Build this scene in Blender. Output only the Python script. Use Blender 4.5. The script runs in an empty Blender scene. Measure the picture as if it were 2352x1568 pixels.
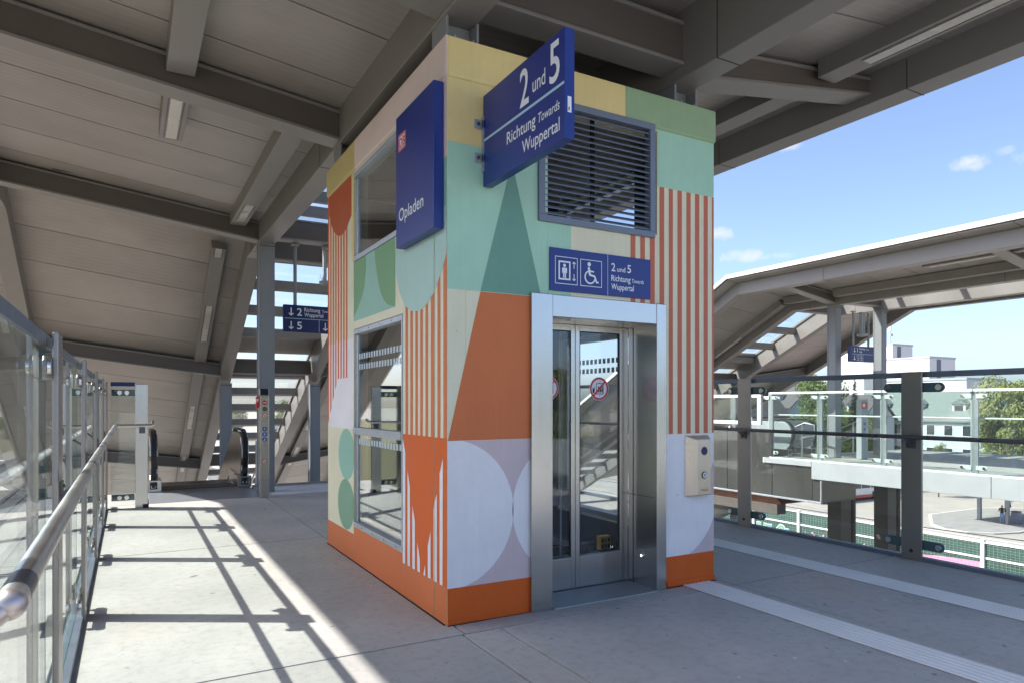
import bpy, bmesh, math, random
from mathutils import Vector, Matrix, noise
random.seed(7)
scene = bpy.context.scene
COL = scene.collection
R = math.radians
# ------------------------------------------------------------------ camera, sky, sun, exposure
HEAD = 29.33
CAM = Vector((-1.8696, -4.2187, 1.5))
cd = bpy.data.cameras.new('camera'); cam = bpy.data.objects.new('camera', cd); COL.objects.link(cam)
cam.location = CAM; cam.rotation_euler = (R(90), 0, R(-HEAD))
cd.sensor_width = 36; cd.lens = 24.0; cd.shift_y = 0.05995; cd.clip_start = 0.05; cd.clip_end = 3000
scene.camera = cam
SUN_AZ = Vector((-0.866, 0.4997, 0)); SUN_EL = 48.4
world = bpy.data.worlds.new('World'); scene.world = world; world.use_nodes = True
nt = world.node_tree; nt.nodes.clear()
N = nt.nodes.new; L = nt.links.new
out = N('ShaderNodeOutputWorld'); bg = N('ShaderNodeBackground'); sky = N('ShaderNodeTexSky')
sky.sky_type = 'NISHITA'; sky.sun_disc = False
sky.sun_elevation = R(SUN_EL); sky.sun_rotation = math.atan2(SUN_AZ.x, SUN_AZ.y)
sky.altitude = 50; sky.air_density = 0.62; sky.dust_density = 2.2; sky.ozone_density = 1.6
bg.inputs['Strength'].default_value = 0.124
tc = N('ShaderNodeTexCoord')
# small fair-weather clouds: soft noise puffs in chosen directions of the sky
nz = N('ShaderNodeTexNoise'); nz.inputs['Scale'].default_value = 42; nz.inputs['Detail'].default_value = 6; nz.inputs['Roughness'].default_value = 0.6
L(tc.outputs['Generated'], nz.inputs['Vector'])
def vm(op, a, b):
    n = N('ShaderNodeVectorMath'); n.operation = op
    for i, s in enumerate((a, b)):
        if isinstance(s, (tuple, list, Vector)): n.inputs[i].default_value = s
        else: L(s, n.inputs[i])
    return n
def mm(op, a, b=None, clamp=False):
    n = N('ShaderNodeMath'); n.operation = op; n.use_clamp = clamp
    for i, s in enumerate((a, b)):
        if s is None: continue
        if isinstance(s, (int, float)): n.inputs[i].default_value = s
        else: L(s, n.inputs[i])
    return n.outputs[0]
def pix_dir(px, py):      # compass direction of a point of the sky
    r = (px - 1176) / 1568; z = (925 - py) / 1568
    a = R(HEAD)
    return Vector((math.cos(a) * r + math.sin(a), -math.sin(a) * r + math.cos(a), z)).normalized()
tot = None
for px, py, wx, wy, k in ((2232, 374, .021, .0105, .95), (1715, 588, .034, .0095, .95), (1768, 590, .028, .005, .7), (1652, 541, .018, .012, .9), (1815, 335, .016, .007, .8), (2344, 360, .010, .009, .6), (2312, 346, .012, .005, .35), (600, 690, .05, .014, .6), (690, 790, .05, .02, .5)):
    d = pix_dir(px, py); right = d.cross(Vector((0, 0, 1))).normalized(); up = right.cross(d).normalized()
    rel = vm('SUBTRACT', tc.outputs['Generated'], d).outputs[0]
    u = vm('DOT_PRODUCT', rel, right / wx).outputs['Value']; v = vm('DOT_PRODUCT', rel, up / wy).outputs['Value']
    g = vm('DOT_PRODUCT', tc.outputs['Generated'], d).outputs['Value']
    r2 = mm('ADD', mm('MULTIPLY', u, u), mm('MULTIPLY', v, v))
    fall = mm('SUBTRACT', 1.0, r2)
    m = mm('MULTIPLY', mm('ADD', mm('MULTIPLY', fall, 0.9), mm('MULTIPLY', mm('SUBTRACT', nz.outputs['Fac'], 0.5), 3.6)), 0.62, True)
    m = mm('MULTIPLY', m, mm('GREATER_THAN', g, 0.9))
    m = mm('MULTIPLY', m, mm('MULTIPLY', mm('SUBTRACT', 2.6, r2), 0.6, True))
    m = mm('MULTIPLY', m, k)
    tot = m if tot is None else mm('MAXIMUM', tot, m)
mix = N('ShaderNodeMix'); mix.data_type = 'RGBA'
L(tot, mix.inputs['Factor']); L(sky.outputs['Color'], mix.inputs['A']); mix.inputs['B'].default_value = (2.75, 2.8, 2.85, 1)
L(mix.outputs['Result'], bg.inputs['Color']); L(bg.outputs[0], out.inputs['Surface'])
sl = bpy.data.lights.new('sun', 'SUN'); sl.energy = 3.3; sl.angle = R(0.53); sl.color = (1.0, 0.95, 0.87)
sun = bpy.data.objects.new('sun', sl); COL.objects.link(sun)
to_sun = Vector((SUN_AZ.x * math.cos(R(SUN_EL)), SUN_AZ.y * math.cos(R(SUN_EL)), math.sin(R(SUN_EL))))
sun.rotation_euler = to_sun.to_track_quat('Z', 'Y').to_euler(); sun.location = (-20, 12, 30)
vs = scene.view_settings
vs.view_transform = 'Standard'; vs.look = 'None'; vs.gamma = 1; vs.use_curve_mapping = False
vs.exposure = 1.55
cy = scene.cycles
cy.use_denoising = True; cy.max_bounces = 10; cy.diffuse_bounces = 5; cy.glossy_bounces = 5; cy.transparent_max_bounces = 32; cy.transmission_bounces = 6
cy.sample_clamp_indirect = 8.0; cy.caustics_reflective = False; cy.caustics_refractive = False

# ------------------------------------------------------------------ materials
def srgb(r, g, b):
    f = lambda c: c / 12.92 if c <= .04045 else ((c + .055) / 1.055) ** 2.4
    return (f(r / 255), f(g / 255), f(b / 255), 1)
class Mat:
    def __init__(s, name):
        s.m = bpy.data.materials.new(name); s.m.use_nodes = True
        s.t = s.m.node_tree; s.b = s.t.nodes['Principled BSDF']; s.o = s.t.nodes['Material Output']
    def n(s, t, **k):
        x = s.t.nodes.new(t)
        for a, b in k.items():
            if a in x.inputs: x.inputs[a].default_value = b
            else: setattr(x, a, b)
        return x
    def l(s, a, b): s.t.links.new(a, b)
def noise_col(M, base, var=.12, scale=3., rough=.55, spec=.5, metal=0., bump=0., bscale=60., stretch=None, rvar=.1, detail=6):
    b = M.b
    co = M.n('ShaderNodeTexCoord'); vec = co.outputs['Object']
    if stretch:
        mp = M.n('ShaderNodeMapping'); mp.inputs['Scale'].default_value = stretch; M.l(vec, mp.inputs['Vector']); vec = mp.outputs[0]
    n1 = M.n('ShaderNodeTexNoise', Scale=scale, Detail=detail, Roughness=.62); M.l(vec, n1.inputs['Vector'])
    mr = M.n('ShaderNodeMapRange'); mr.inputs[1].default_value = .25; mr.inputs[2].default_value = .75
    mr.inputs[3].default_value = 1 - var; mr.inputs[4].default_value = 1 + var
    M.l(n1.outputs['Fac'], mr.inputs[0])
    mx = M.n('ShaderNodeVectorMath', operation='SCALE'); mx.inputs[0].default_value = base[:3]; M.l(mr.outputs[0], mx.inputs['Scale'])
    M.l(mx.outputs[0], b.inputs['Base Color'])
    r = M.n('ShaderNodeMapRange'); r.inputs[1].default_value = .3; r.inputs[2].default_value = .7
    r.inputs[3].default_value = max(0.02, rough - rvar); r.inputs[4].default_value = min(1, rough + rvar); M.l(n1.outputs['Fac'], r.inputs[0]); M.l(r.outputs[0], b.inputs['Roughness'])
    b.inputs['Metallic'].default_value = metal
    b.inputs['Specular IOR Level'].default_value = spec
    if bump:
        n2 = M.n('ShaderNodeTexNoise', Scale=bscale, Detail=4, Roughness=.6); M.l(vec, n2.inputs['Vector'])
        bp = M.n('ShaderNodeBump', Strength=bump, Distance=.01); M.l(n2.outputs['Fac'], bp.inputs['Height']); M.l(bp.outputs[0], b.inputs['Normal'])
    return M.m
def simple(name, col, **k): return noise_col(Mat(name), col, **k)
def paint(name, rgb, **k):
    d = dict(var=.06, scale=3.2, rough=.46, spec=.32, bump=.3, bscale=190, rvar=.08); d.update(k)
    M = Mat(name); m = noise_col(M, rgb, **d)
    lk = M.b.inputs['Base Color'].links[0]; src = lk.from_socket
    co = M.n('ShaderNodeNewGeometry').outputs['Position']
    mp = M.n('ShaderNodeMapping'); mp.inputs['Scale'].default_value = (38, 38, 1.6); M.l(co, mp.inputs['Vector'])
    st = M.n('ShaderNodeTexNoise', Scale=1, Detail=4, Roughness=.6); M.l(mp.outputs[0], st.inputs['Vector'])
    r1 = M.n('ShaderNodeMapRange'); r1.inputs[1].default_value = .3; r1.inputs[2].default_value = .7; r1.inputs[3].default_value = .978; r1.inputs[4].default_value = 1.018; M.l(st.outputs['Fac'], r1.inputs[0])
    sc = M.n('ShaderNodeVectorMath', operation='SCALE'); M.l(src, sc.inputs[0]); M.l(r1.outputs[0], sc.inputs['Scale'])
    v = M.n('ShaderNodeTexNoise', Scale=46, Detail=2, Roughness=.5); M.l(co, v.inputs['Vector'])     # small scuffs and chips
    w = M.n('ShaderNodeTexNoise', Scale=1.7, Detail=3); M.l(co, w.inputs['Vector'])
    r2 = M.n('ShaderNodeMapRange'); r2.inputs[1].default_value = .70; r2.inputs[2].default_value = .76; r2.inputs[3].default_value = 0; r2.inputs[4].default_value = .6; M.l(v.outputs['Fac'], r2.inputs[0])
    r3 = M.n('ShaderNodeMapRange'); r3.inputs[1].default_value = .45; r3.inputs[2].default_value = .6; M.l(w.outputs['Fac'], r3.inputs[0])
    ml = M.n('ShaderNodeMath', operation='MULTIPLY'); M.l(r2.outputs[0], ml.inputs[0]); M.l(r3.outputs[0], ml.inputs[1])
    mx = M.n('ShaderNodeMix'); mx.data_type = 'RGBA'; M.l(ml.outputs[0], mx.inputs['Factor']); M.l(sc.outputs[0], mx.inputs['A']); mx.inputs['B'].default_value = (.16, .14, .12, 1)
    M.l(mx.outputs['Result'], M.b.inputs['Base Color'])
    return m
def lin(r, g, b): return (r, g, b, 1)
MT = {}
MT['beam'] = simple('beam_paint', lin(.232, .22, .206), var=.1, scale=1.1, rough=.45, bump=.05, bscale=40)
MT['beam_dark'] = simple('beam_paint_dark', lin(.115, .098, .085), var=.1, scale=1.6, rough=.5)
MT['col'] = simple('column_paint', lin(.25, .265, .28), var=.06, scale=1.2, rough=.42)
MT['steel'] = simple('brushed_steel', lin(.55, .535, .515), var=.03, scale=60, rough=.24, metal=1, stretch=(1, 1, .02), rvar=.03)
MT['post'] = simple('dull_steel_post', lin(.34, .315, .295), var=.05, scale=3, rough=.38, metal=.9, stretch=(1, 1, .3), rvar=.04)
MT['chrome'] = simple('polished_steel', lin(.70, .69, .67), var=.04, scale=6, rough=.16, metal=1, rvar=.05)
MT['tube'] = simple('handrail_steel', lin(.68, .665, .65), var=.05, scale=6, rough=.33, metal=1, rvar=.06)
MT['dark_tube'] = simple('dark_steel', lin(.13, .125, .13), var=.08, scale=4, rough=.3, metal=.6)
MT['elbow'] = simple('satin_steel', lin(.60, .50, .47), var=.04, scale=6, rough=.36, metal=.9)
MT['galv'] = simple('galvanised_steel', lin(.45, .48, .52), var=.2, scale=35, rough=.45, metal=.6)
MT['dark_col'] = simple('dark_column_paint', lin(.075, .066, .058), var=.15, scale=1.2, rough=.45)
MT['balu'] = simple('dark_polished_steel', lin(.36, .335, .315), var=.05, scale=3, rough=.2, metal=1, rvar=.04)
MT['arm'] = simple('clamp_arm_paint', lin(.06, .105, .115), var=.08, rough=.4)
MT['rubber'] = simple('black_rubber', lin(.018, .018, .02), var=.1, rough=.5)
MT['white'] = simple('white_coating', lin(.72, .73, .73), var=.05, scale=2, rough=.45)
MT['pale'] = simple('pale_grey_coating', lin(.36, .385, .40), var=.06, scale=2, rough=.45)
MT['light'] = simple('diffuser_plastic', lin(.52, .50, .45), var=.08, scale=3, rough=.3)
MT['clad'] = simple('bronze_cladding', lin(.15, .148, .14), var=.07, scale=1.5, rough=.36, metal=.8, stretch=(1, 1, .4))
MT['rust'] = simple('rusty_primer', lin(.35, .13, .065), var=.3, scale=3, rough=.7)
MT['conc_grey'] = simple('grey_concrete', lin(.24, .23, .22), var=.18, scale=2.5, rough=.8, bump=.3, bscale=30)
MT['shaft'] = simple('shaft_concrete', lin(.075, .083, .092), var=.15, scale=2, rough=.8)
MT['blue'] = simple('sign_blue', lin(.013, .032, .215), var=.02, scale=2, rough=.33, rvar=.02)
MT['navy'] = simple('sign_navy', lin(.010, .020, .11), var=.02, rough=.4, rvar=.02)
MT['ink'] = simple('sign_white', lin(.82, .84, .86), var=.02, rough=.4)
MT['cyan'] = simple('sign_pale_blue', lin(.42, .62, .74), var=.02, rough=.4)
MT['red'] = simple('sign_red', lin(.62, .022, .03), var=.02, rough=.35)
MT['black'] = simple('matt_black', lin(.012, .012, .013), var=.05, rough=.5)
MT['picblue'] = simple('pictogram_blue', lin(.02, .11, .44), var=.02, rough=.35)
MT['yellowbox'] = simple('yellow_casting', lin(.72, .42, .03), var=.08, rough=.4)
MT['louv'] = simple('louvre_grey', lin(.18, .21, .27), var=.06, scale=3, rough=.38)
MT['cloth_black'] = simple('black_cloth', lin(.02, .02, .022), var=.1, rough=.9)
MT['denim'] = simple('blue_denim', lin(.13, .24, .42), var=.15, scale=8, rough=.9)
MT['skin'] = simple('skin', lin(.55, .33, .25), var=.05, rough=.6)
MT['hair'] = simple('hair', lin(.12, .075, .045), var=.2, rough=.7)
MT['blond'] = simple('fair_hair', lin(.42, .30, .17), var=.2, rough=.7)
MT['asphalt'] = simple('road_asphalt', lin(.30, .28, .25), var=.14, scale=.35, rough=.9, bump=.2, bscale=10)
MT['island'] = simple('island_paving', lin(.24, .235, .225), var=.2, scale=.8, rough=.85)
MT['kerb'] = simple('kerb_stone', lin(.48, .46, .42), var=.1, rough=.85)
MT['ballast'] = simple('track_ballast', lin(.24, .215, .185), var=.4, scale=9, rough=.95, bump=.8, bscale=14)
MT['rail'] = simple('rail_steel', lin(.22, .17, .14), var=.15, rough=.4, metal=.6)
MT['plat'] = simple('platform_paving', lin(.42, .40, .37), var=.1, scale=1, rough=.85)
MT['roof_white'] = simple('roof_sheet_white', lin(.78, .78, .77), var=.04, rough=.45)
MT['bus_white'] = simple('bus_white', lin(.78, .78, .78), var=.03, rough=.25)
MT['bus_red'] = simple('bus_red', lin(.62, .045, .03), var=.05, rough=.3)
MT['darkglass'] = simple('dark_window_glass', lin(.03, .04, .05), var=.2, rough=.08, spec=.8)
MT['bldg'] = simple('white_render', lin(.62, .62, .62), var=.05, scale=.4, rough=.7)
MT['bldg_grey'] = simple('grey_band', lin(.10, .11, .15), var=.08, rough=.5)
MT['rend_blue'] = simple('pale_blue_render', lin(.48, .55, .59), var=.05, scale=.6, rough=.8)
MT['roof_dark'] = simple('dark_roof_tiles', lin(.085, .08, .085), var=.2, scale=5, rough=.8)
MT['roof_green'] = simple('grey_green_roof', lin(.15, .185, .17), var=.15, scale=2, rough=.6)
MT['tact'] = simple('tactile_concrete', lin(.66, .67, .66), var=.08, scale=2.5, rough=.8)
MT['grass'] = simple('grass', lin(.19, .165, .07), var=.35, scale=2.5, rough=.95)
MT['void'] = simple('dark_void', lin(.012, .011, .01), var=.1, rough=.9)
MT['joint'] = simple('joint_dark', lin(.05, .048, .045), var=.2, rough=.9)
MT['base_line'] = simple('rail_base_steel', lin(.17, .20, .25), var=.15, scale=4, rough=.45, metal=.5)

def glass(name, tint, gl=1.0, rough=0.0, dirt=0.0):
    M = Mat(name); t = M.t
    t.nodes.remove(M.b)
    tr = M.n('ShaderNodeBsdfTransparent'); tr.inputs['Color'].default_value = tint
    gs = M.n('ShaderNodeBsdfGlossy'); gs.inputs['Roughness'].default_value = rough; gs.inputs['Color'].default_value = (.95, .98, 1, 1)
    ge = M.n('ShaderNodeNewGeometry'); io = M.n('ShaderNodeMix'); io.data_type = 'FLOAT'
    M.l(ge.outputs['Backfacing'], io.inputs['Factor']); io.inputs['A'].default_value = 1.52; io.inputs['B'].default_value = 1 / 1.52
    fr = M.n('ShaderNodeFresnel'); M.l(io.outputs['Result'], fr.inputs['IOR'])
    ml = M.n('ShaderNodeMath', operation='MULTIPLY'); ml.inputs[1].default_value = gl; ml.use_clamp = True; M.l(fr.outputs[0], ml.inputs[0])
    mx = M.n('ShaderNodeMixShader'); M.l(ml.outputs[0], mx.inputs[0]); M.l(tr.outputs[0], mx.inputs[1]); M.l(gs.outputs[0], mx.inputs[2])
    last = mx
    if dirt:
        df = M.n('ShaderNodeBsdfDiffuse'); df.inputs['Color'].default_value = (.55, .57, .56, 1)
        co = M.n('ShaderNodeTexCoord'); nz_ = M.n('ShaderNodeTexNoise', Scale=2.2, Detail=7, Roughness=.7); M.l(co.outputs['Object'], nz_.inputs['Vector'])
        mr = M.n('ShaderNodeMapRange'); mr.inputs[1].default_value = .4; mr.inputs[2].default_value = .8; mr.inputs[3].default_value = dirt * .25; mr.inputs[4].default_value = dirt; M.l(nz_.outputs['Fac'], mr.inputs[0])
        m2 = M.n('ShaderNodeMixShader'); M.l(mr.outputs[0], m2.inputs[0]); M.l(mx.outputs[0], m2.inputs[1]); M.l(df.outputs[0], m2.inputs[2]); last = m2
    M.l(last.outputs[0], M.o.inputs['Surface'])
    return M.m
MT['glass'] = glass('railing_glass', (.93, .968, .962, 1), 1.0, dirt=.022)
MT['glass_edge'] = simple('glass_edge_green', lin(.10, .20, .19), var=.1, rough=.2)
MT['lift_glass'] = glass('lift_glass', (.86, .89, .90, 1), 2.0)
MT['door_glass'] = glass('door_glass', (.955, .97, .975, 1), 1.0)
MT['sky_glass'] = glass('skylight_glass', (.95, .97, .97, 1), .8, dirt=.06)

# concrete deck: cloudy tone, pores, gum spots and darker stains
def deck_mat():
    M = Mat('deck_concrete'); b = M.b
    co = M.n('ShaderNodeNewGeometry').outputs['Position']
    n1 = M.n('ShaderNodeTexNoise', Scale=.9, Detail=8, Roughness=.65); M.l(co, n1.inputs['Vector'])
    n2 = M.n('ShaderNodeTexNoise', Scale=14, Detail=5, Roughness=.7); M.l(co, n2.inputs['Vector'])
    cr = M.n('ShaderNodeValToRGB'); M.l(n1.outputs['Fac'], cr.inputs[0])
    e = cr.color_ramp.elements; e[0].position = .3; e[0].color = (.315, .312, .30, 1); e[1].position = .72; e[1].color = (.475, .465, .44, 1)
    def mixc(fac, a, bcol, mode='MIX'):
        m = M.n('ShaderNodeMix'); m.data_type = 'RGBA'; m.blend_type = mode
        M.l(fac, m.inputs['Factor']); M.l(a, m.inputs['A']); m.inputs['B'].default_value = bcol; return m.outputs['Result']
    def rng(src, a, b_, c, d):
        r = M.n('ShaderNodeMapRange'); r.inputs[1].default_value = a; r.inputs[2].default_value = b_; r.inputs[3].default_value = c; r.inputs[4].default_value = d; M.l(src, r.inputs[0]); return r.outputs[0]
    c = cr.outputs['Color']
    c = mixc(rng(n2.outputs['Fac'], .48, .75, 0, .5), c, (.22, .21, .195, 1))
    n5 = M.n('ShaderNodeTexNoise', Scale=3.6, Detail=7, Roughness=.7); M.l(co, n5.inputs['Vector']); c = mixc(rng(n5.outputs['Fac'], .5, .7, 0, .4), c, (.26, .25, .235, 1))
    for sc, th, colr, k in ((2.3, .075, (.09, .085, .08, 1), .8), (5.1, .085, (.12, .115, .11, 1), .7), (12, .11, (.17, .165, .155, 1), .6), (4.3, .06, (.68, .67, .64, 1), .6)):
        v = M.n('ShaderNodeTexVoronoi', Scale=sc); 
        ad = M.n('ShaderNodeVectorMath', operation='ADD'); sc2 = M.n('ShaderNodeVectorMath', operation='SCALE'); sc2.inputs['Scale'].default_value = .12
        M.l(n2.outputs['Color'], sc2.inputs[0]); M.l(co, ad.inputs[0]); M.l(sc2.outputs[0], ad.inputs[1]); M.l(ad.outputs[0], v.inputs['Vector'])
        dist = rng(v.outputs['Distance'], th * .55, th * 1.2, k, 0)
        sp = M.n('ShaderNodeSeparateColor'); M.l(v.outputs['Color'], sp.inputs[0])
        g = M.n('ShaderNodeMath', operation='GREATER_THAN'); g.inputs[1].default_value = .62; M.l(sp.outputs[0], g.inputs[0])
        m = M.n('ShaderNodeMath', operation='MULTIPLY'); M.l(dist, m.inputs[0]); M.l(g.outputs[0], m.inputs[1])
        c = mixc(m.outputs[0], c, colr)
    # warm rust smears
    n3 = M.n('ShaderNodeTexNoise', Scale=.45, Detail=3); M.l(co, n3.inputs['Vector'])
    c = mixc(rng(n3.outputs['Fac'], .62, .75, 0, .3), c, (.42, .27, .17, 1))
    oi = M.n('ShaderNodeObjectInfo'); sv = M.n('ShaderNodeVectorMath', operation='SCALE'); M.l(c, sv.inputs[0]); M.l(rng(oi.outputs['Random'], 0, 1, .93, 1.05), sv.inputs['Scale']); c = sv.outputs[0]
    M.l(c, b.inputs['Base Color']); b.inputs['Roughness'].default_value = .72; b.inputs['Specular IOR Level'].default_value = .35
    bp = M.n('ShaderNodeBump', Strength=.35, Distance=.004); n4 = M.n('ShaderNodeTexNoise', Scale=70, Detail=5); M.l(co, n4.inputs['Vector']); M.l(n4.outputs['Fac'], bp.inputs['Height']); M.l(bp.outputs[0], b.inputs['Normal'])
    return M.m
MT['deck'] = deck_mat()
# ceiling boards: fine ribs along the board, faint soot
def panel_mat():
    M = Mat('ceiling_panel'); b = M.b
    co = M.n('ShaderNodeNewGeometry').outputs['Position']
    sx = M.n('ShaderNodeSeparateXYZ'); M.l(co, sx.inputs[0])
    m = M.n('ShaderNodeMath', operation='MULTIPLY'); m.inputs[1].default_value = 10.0; M.l(sx.outputs['Y'], m.inputs[0])
    fr = M.n('ShaderNodeMath', operation='FRACT'); M.l(m.outputs[0], fr.inputs[0])
    rb = M.n('ShaderNodeMapRange'); rb.inputs[1].default_value = .0; rb.inputs[2].default_value = .12; rb.inputs[3].default_value = 1; rb.inputs[4].default_value = 0; M.l(fr.outputs[0], rb.inputs[0])
    n1 = M.n('ShaderNodeTexNoise', Scale=.8, Detail=5, Roughness=.6); M.l(co, n1.inputs['Vector'])
    cr = M.n('ShaderNodeValToRGB'); M.l(n1.outputs['Fac'], cr.inputs[0]); e = cr.color_ramp.elements
    e[0].position = .3; e[0].color = (.285, .262, .24, 1); e[1].position = .7; e[1].color = (.36, .335, .308, 1)
    mp = M.n('ShaderNodeMapping'); mp.inputs['Scale'].default_value = (.5, 1.3, 1); M.l(co, mp.inputs['Vector'])
    n2 = M.n('ShaderNodeTexNoise', Scale=1, Detail=5, Roughness=.65); M.l(mp.outputs[0], n2.inputs['Vector'])
    r5 = M.n('ShaderNodeMapRange'); r5.inputs[1].default_value = .48; r5.inputs[2].default_value = .75; r5.inputs[3].default_value = 0; r5.inputs[4].default_value = .24; M.l(n2.outputs['Fac'], r5.inputs[0])
    m5 = M.n('ShaderNodeMix'); m5.data_type = 'RGBA'; M.l(r5.outputs[0], m5.inputs['Factor']); M.l(cr.outputs[0], m5.inputs['A']); m5.inputs['B'].default_value = (.19, .17, .155, 1)
    oi = M.n('ShaderNodeObjectInfo'); r6 = M.n('ShaderNodeMapRange'); r6.inputs[3].default_value = .93; r6.inputs[4].default_value = 1.06; M.l(oi.outputs['Random'], r6.inputs[0])
    s6 = M.n('ShaderNodeVectorMath', operation='SCALE'); M.l(m5.outputs['Result'], s6.inputs[0]); M.l(r6.outputs[0], s6.inputs['Scale'])
    mx = M.n('ShaderNodeMix'); mx.data_type = 'RGBA'; M.l(s6.outputs[0], mx.inputs['A']); mx.inputs['B'].default_value = (.42, .40, .37, 1)
    k = M.n('ShaderNodeMath', operation='MULTIPLY'); k.inputs[1].default_value = .6; M.l(rb.outputs[0], k.inputs[0]); M.l(k.outputs[0], mx.inputs['Factor'])
    M.l(mx.outputs['Result'], b.inputs['Base Color']); b.inputs['Roughness'].default_value = .45; b.inputs['Metallic'].default_value = .15
    bp = M.n('ShaderNodeBump', Strength=.3, Distance=.004); M.l(rb.outputs[0], bp.inputs['Height']); M.l(bp.outputs[0], b.inputs['Normal'])
    return M.m
MT['panel'] = panel_mat()
def leaf_mat(name, c0, c1):
    M = Mat(name); b = M.b
    ob = M.n('ShaderNodeNewGeometry').outputs['Position']
    n1 = M.n('ShaderNodeTexNoise', Scale=.9, Detail=4); M.l(ob, n1.inputs['Vector'])
    cr = M.n('ShaderNodeValToRGB'); M.l(n1.outputs['Fac'], cr.inputs[0]); e = cr.color_ramp.elements
    e[0].position = .35; e[0].color = c0; e[1].position = .68; e[1].color = c1
    M.l(cr.outputs[0], b.inputs['Base Color']); b.inputs['Roughness'].default_value = .6
    tl = M.n('ShaderNodeBsdfTranslucent'); M.l(cr.outputs[0], tl.inputs['Color'])
    mx = M.n('ShaderNodeMixShader'); mx.inputs[0].default_value = .35; M.l(b.outputs[0], mx.inputs[1]); M.l(tl.outputs[0], mx.inputs[2]); M.l(mx.outputs[0], M.o.inputs['Surface'])
    return M.m
MT['leaf'] = leaf_mat('leaf_green', (.075, .125, .03, 1), (.19, .25, .07, 1))
MT['leaf2'] = leaf_mat('leaf_yellow_green', (.13, .17, .04, 1), (.30, .33, .10, 1))
MT['needle'] = leaf_mat('needle_green', (.03, .06, .03, 1), (.07, .11, .05, 1))
MT['bark'] = simple('bark', lin(.10, .075, .055), var=.3, scale=6, rough=.95)

# mural paints
PC = dict(cream=(.82, .77, .55), lav=(.89, .845, .84), pink=(.80, .64, .57), yellow=(.84, .66, .29), olive=(.62, .50, .20), mint=(.43, .69, .51), mintd=(.31, .53, .36),
          teal=(.17, .36, .27), orange=(.72, .125, .014), orange2=(.68, .185, .06), red=(.50, .085, .012), brick=(.60, .155, .085), mauve=(.68, .54, .54), greenA=(.19, .33, .16),
          ltmint=(.46, .66, .57), pinkstr=(.62, .30, .24), white=(.84, .84, .86), greenB=(.20, .39, .19), mintC=(.32, .56, .44))
for k, v in PC.items(): MT['p_' + k] = paint('mural_' + k, v + (1,))

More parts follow.
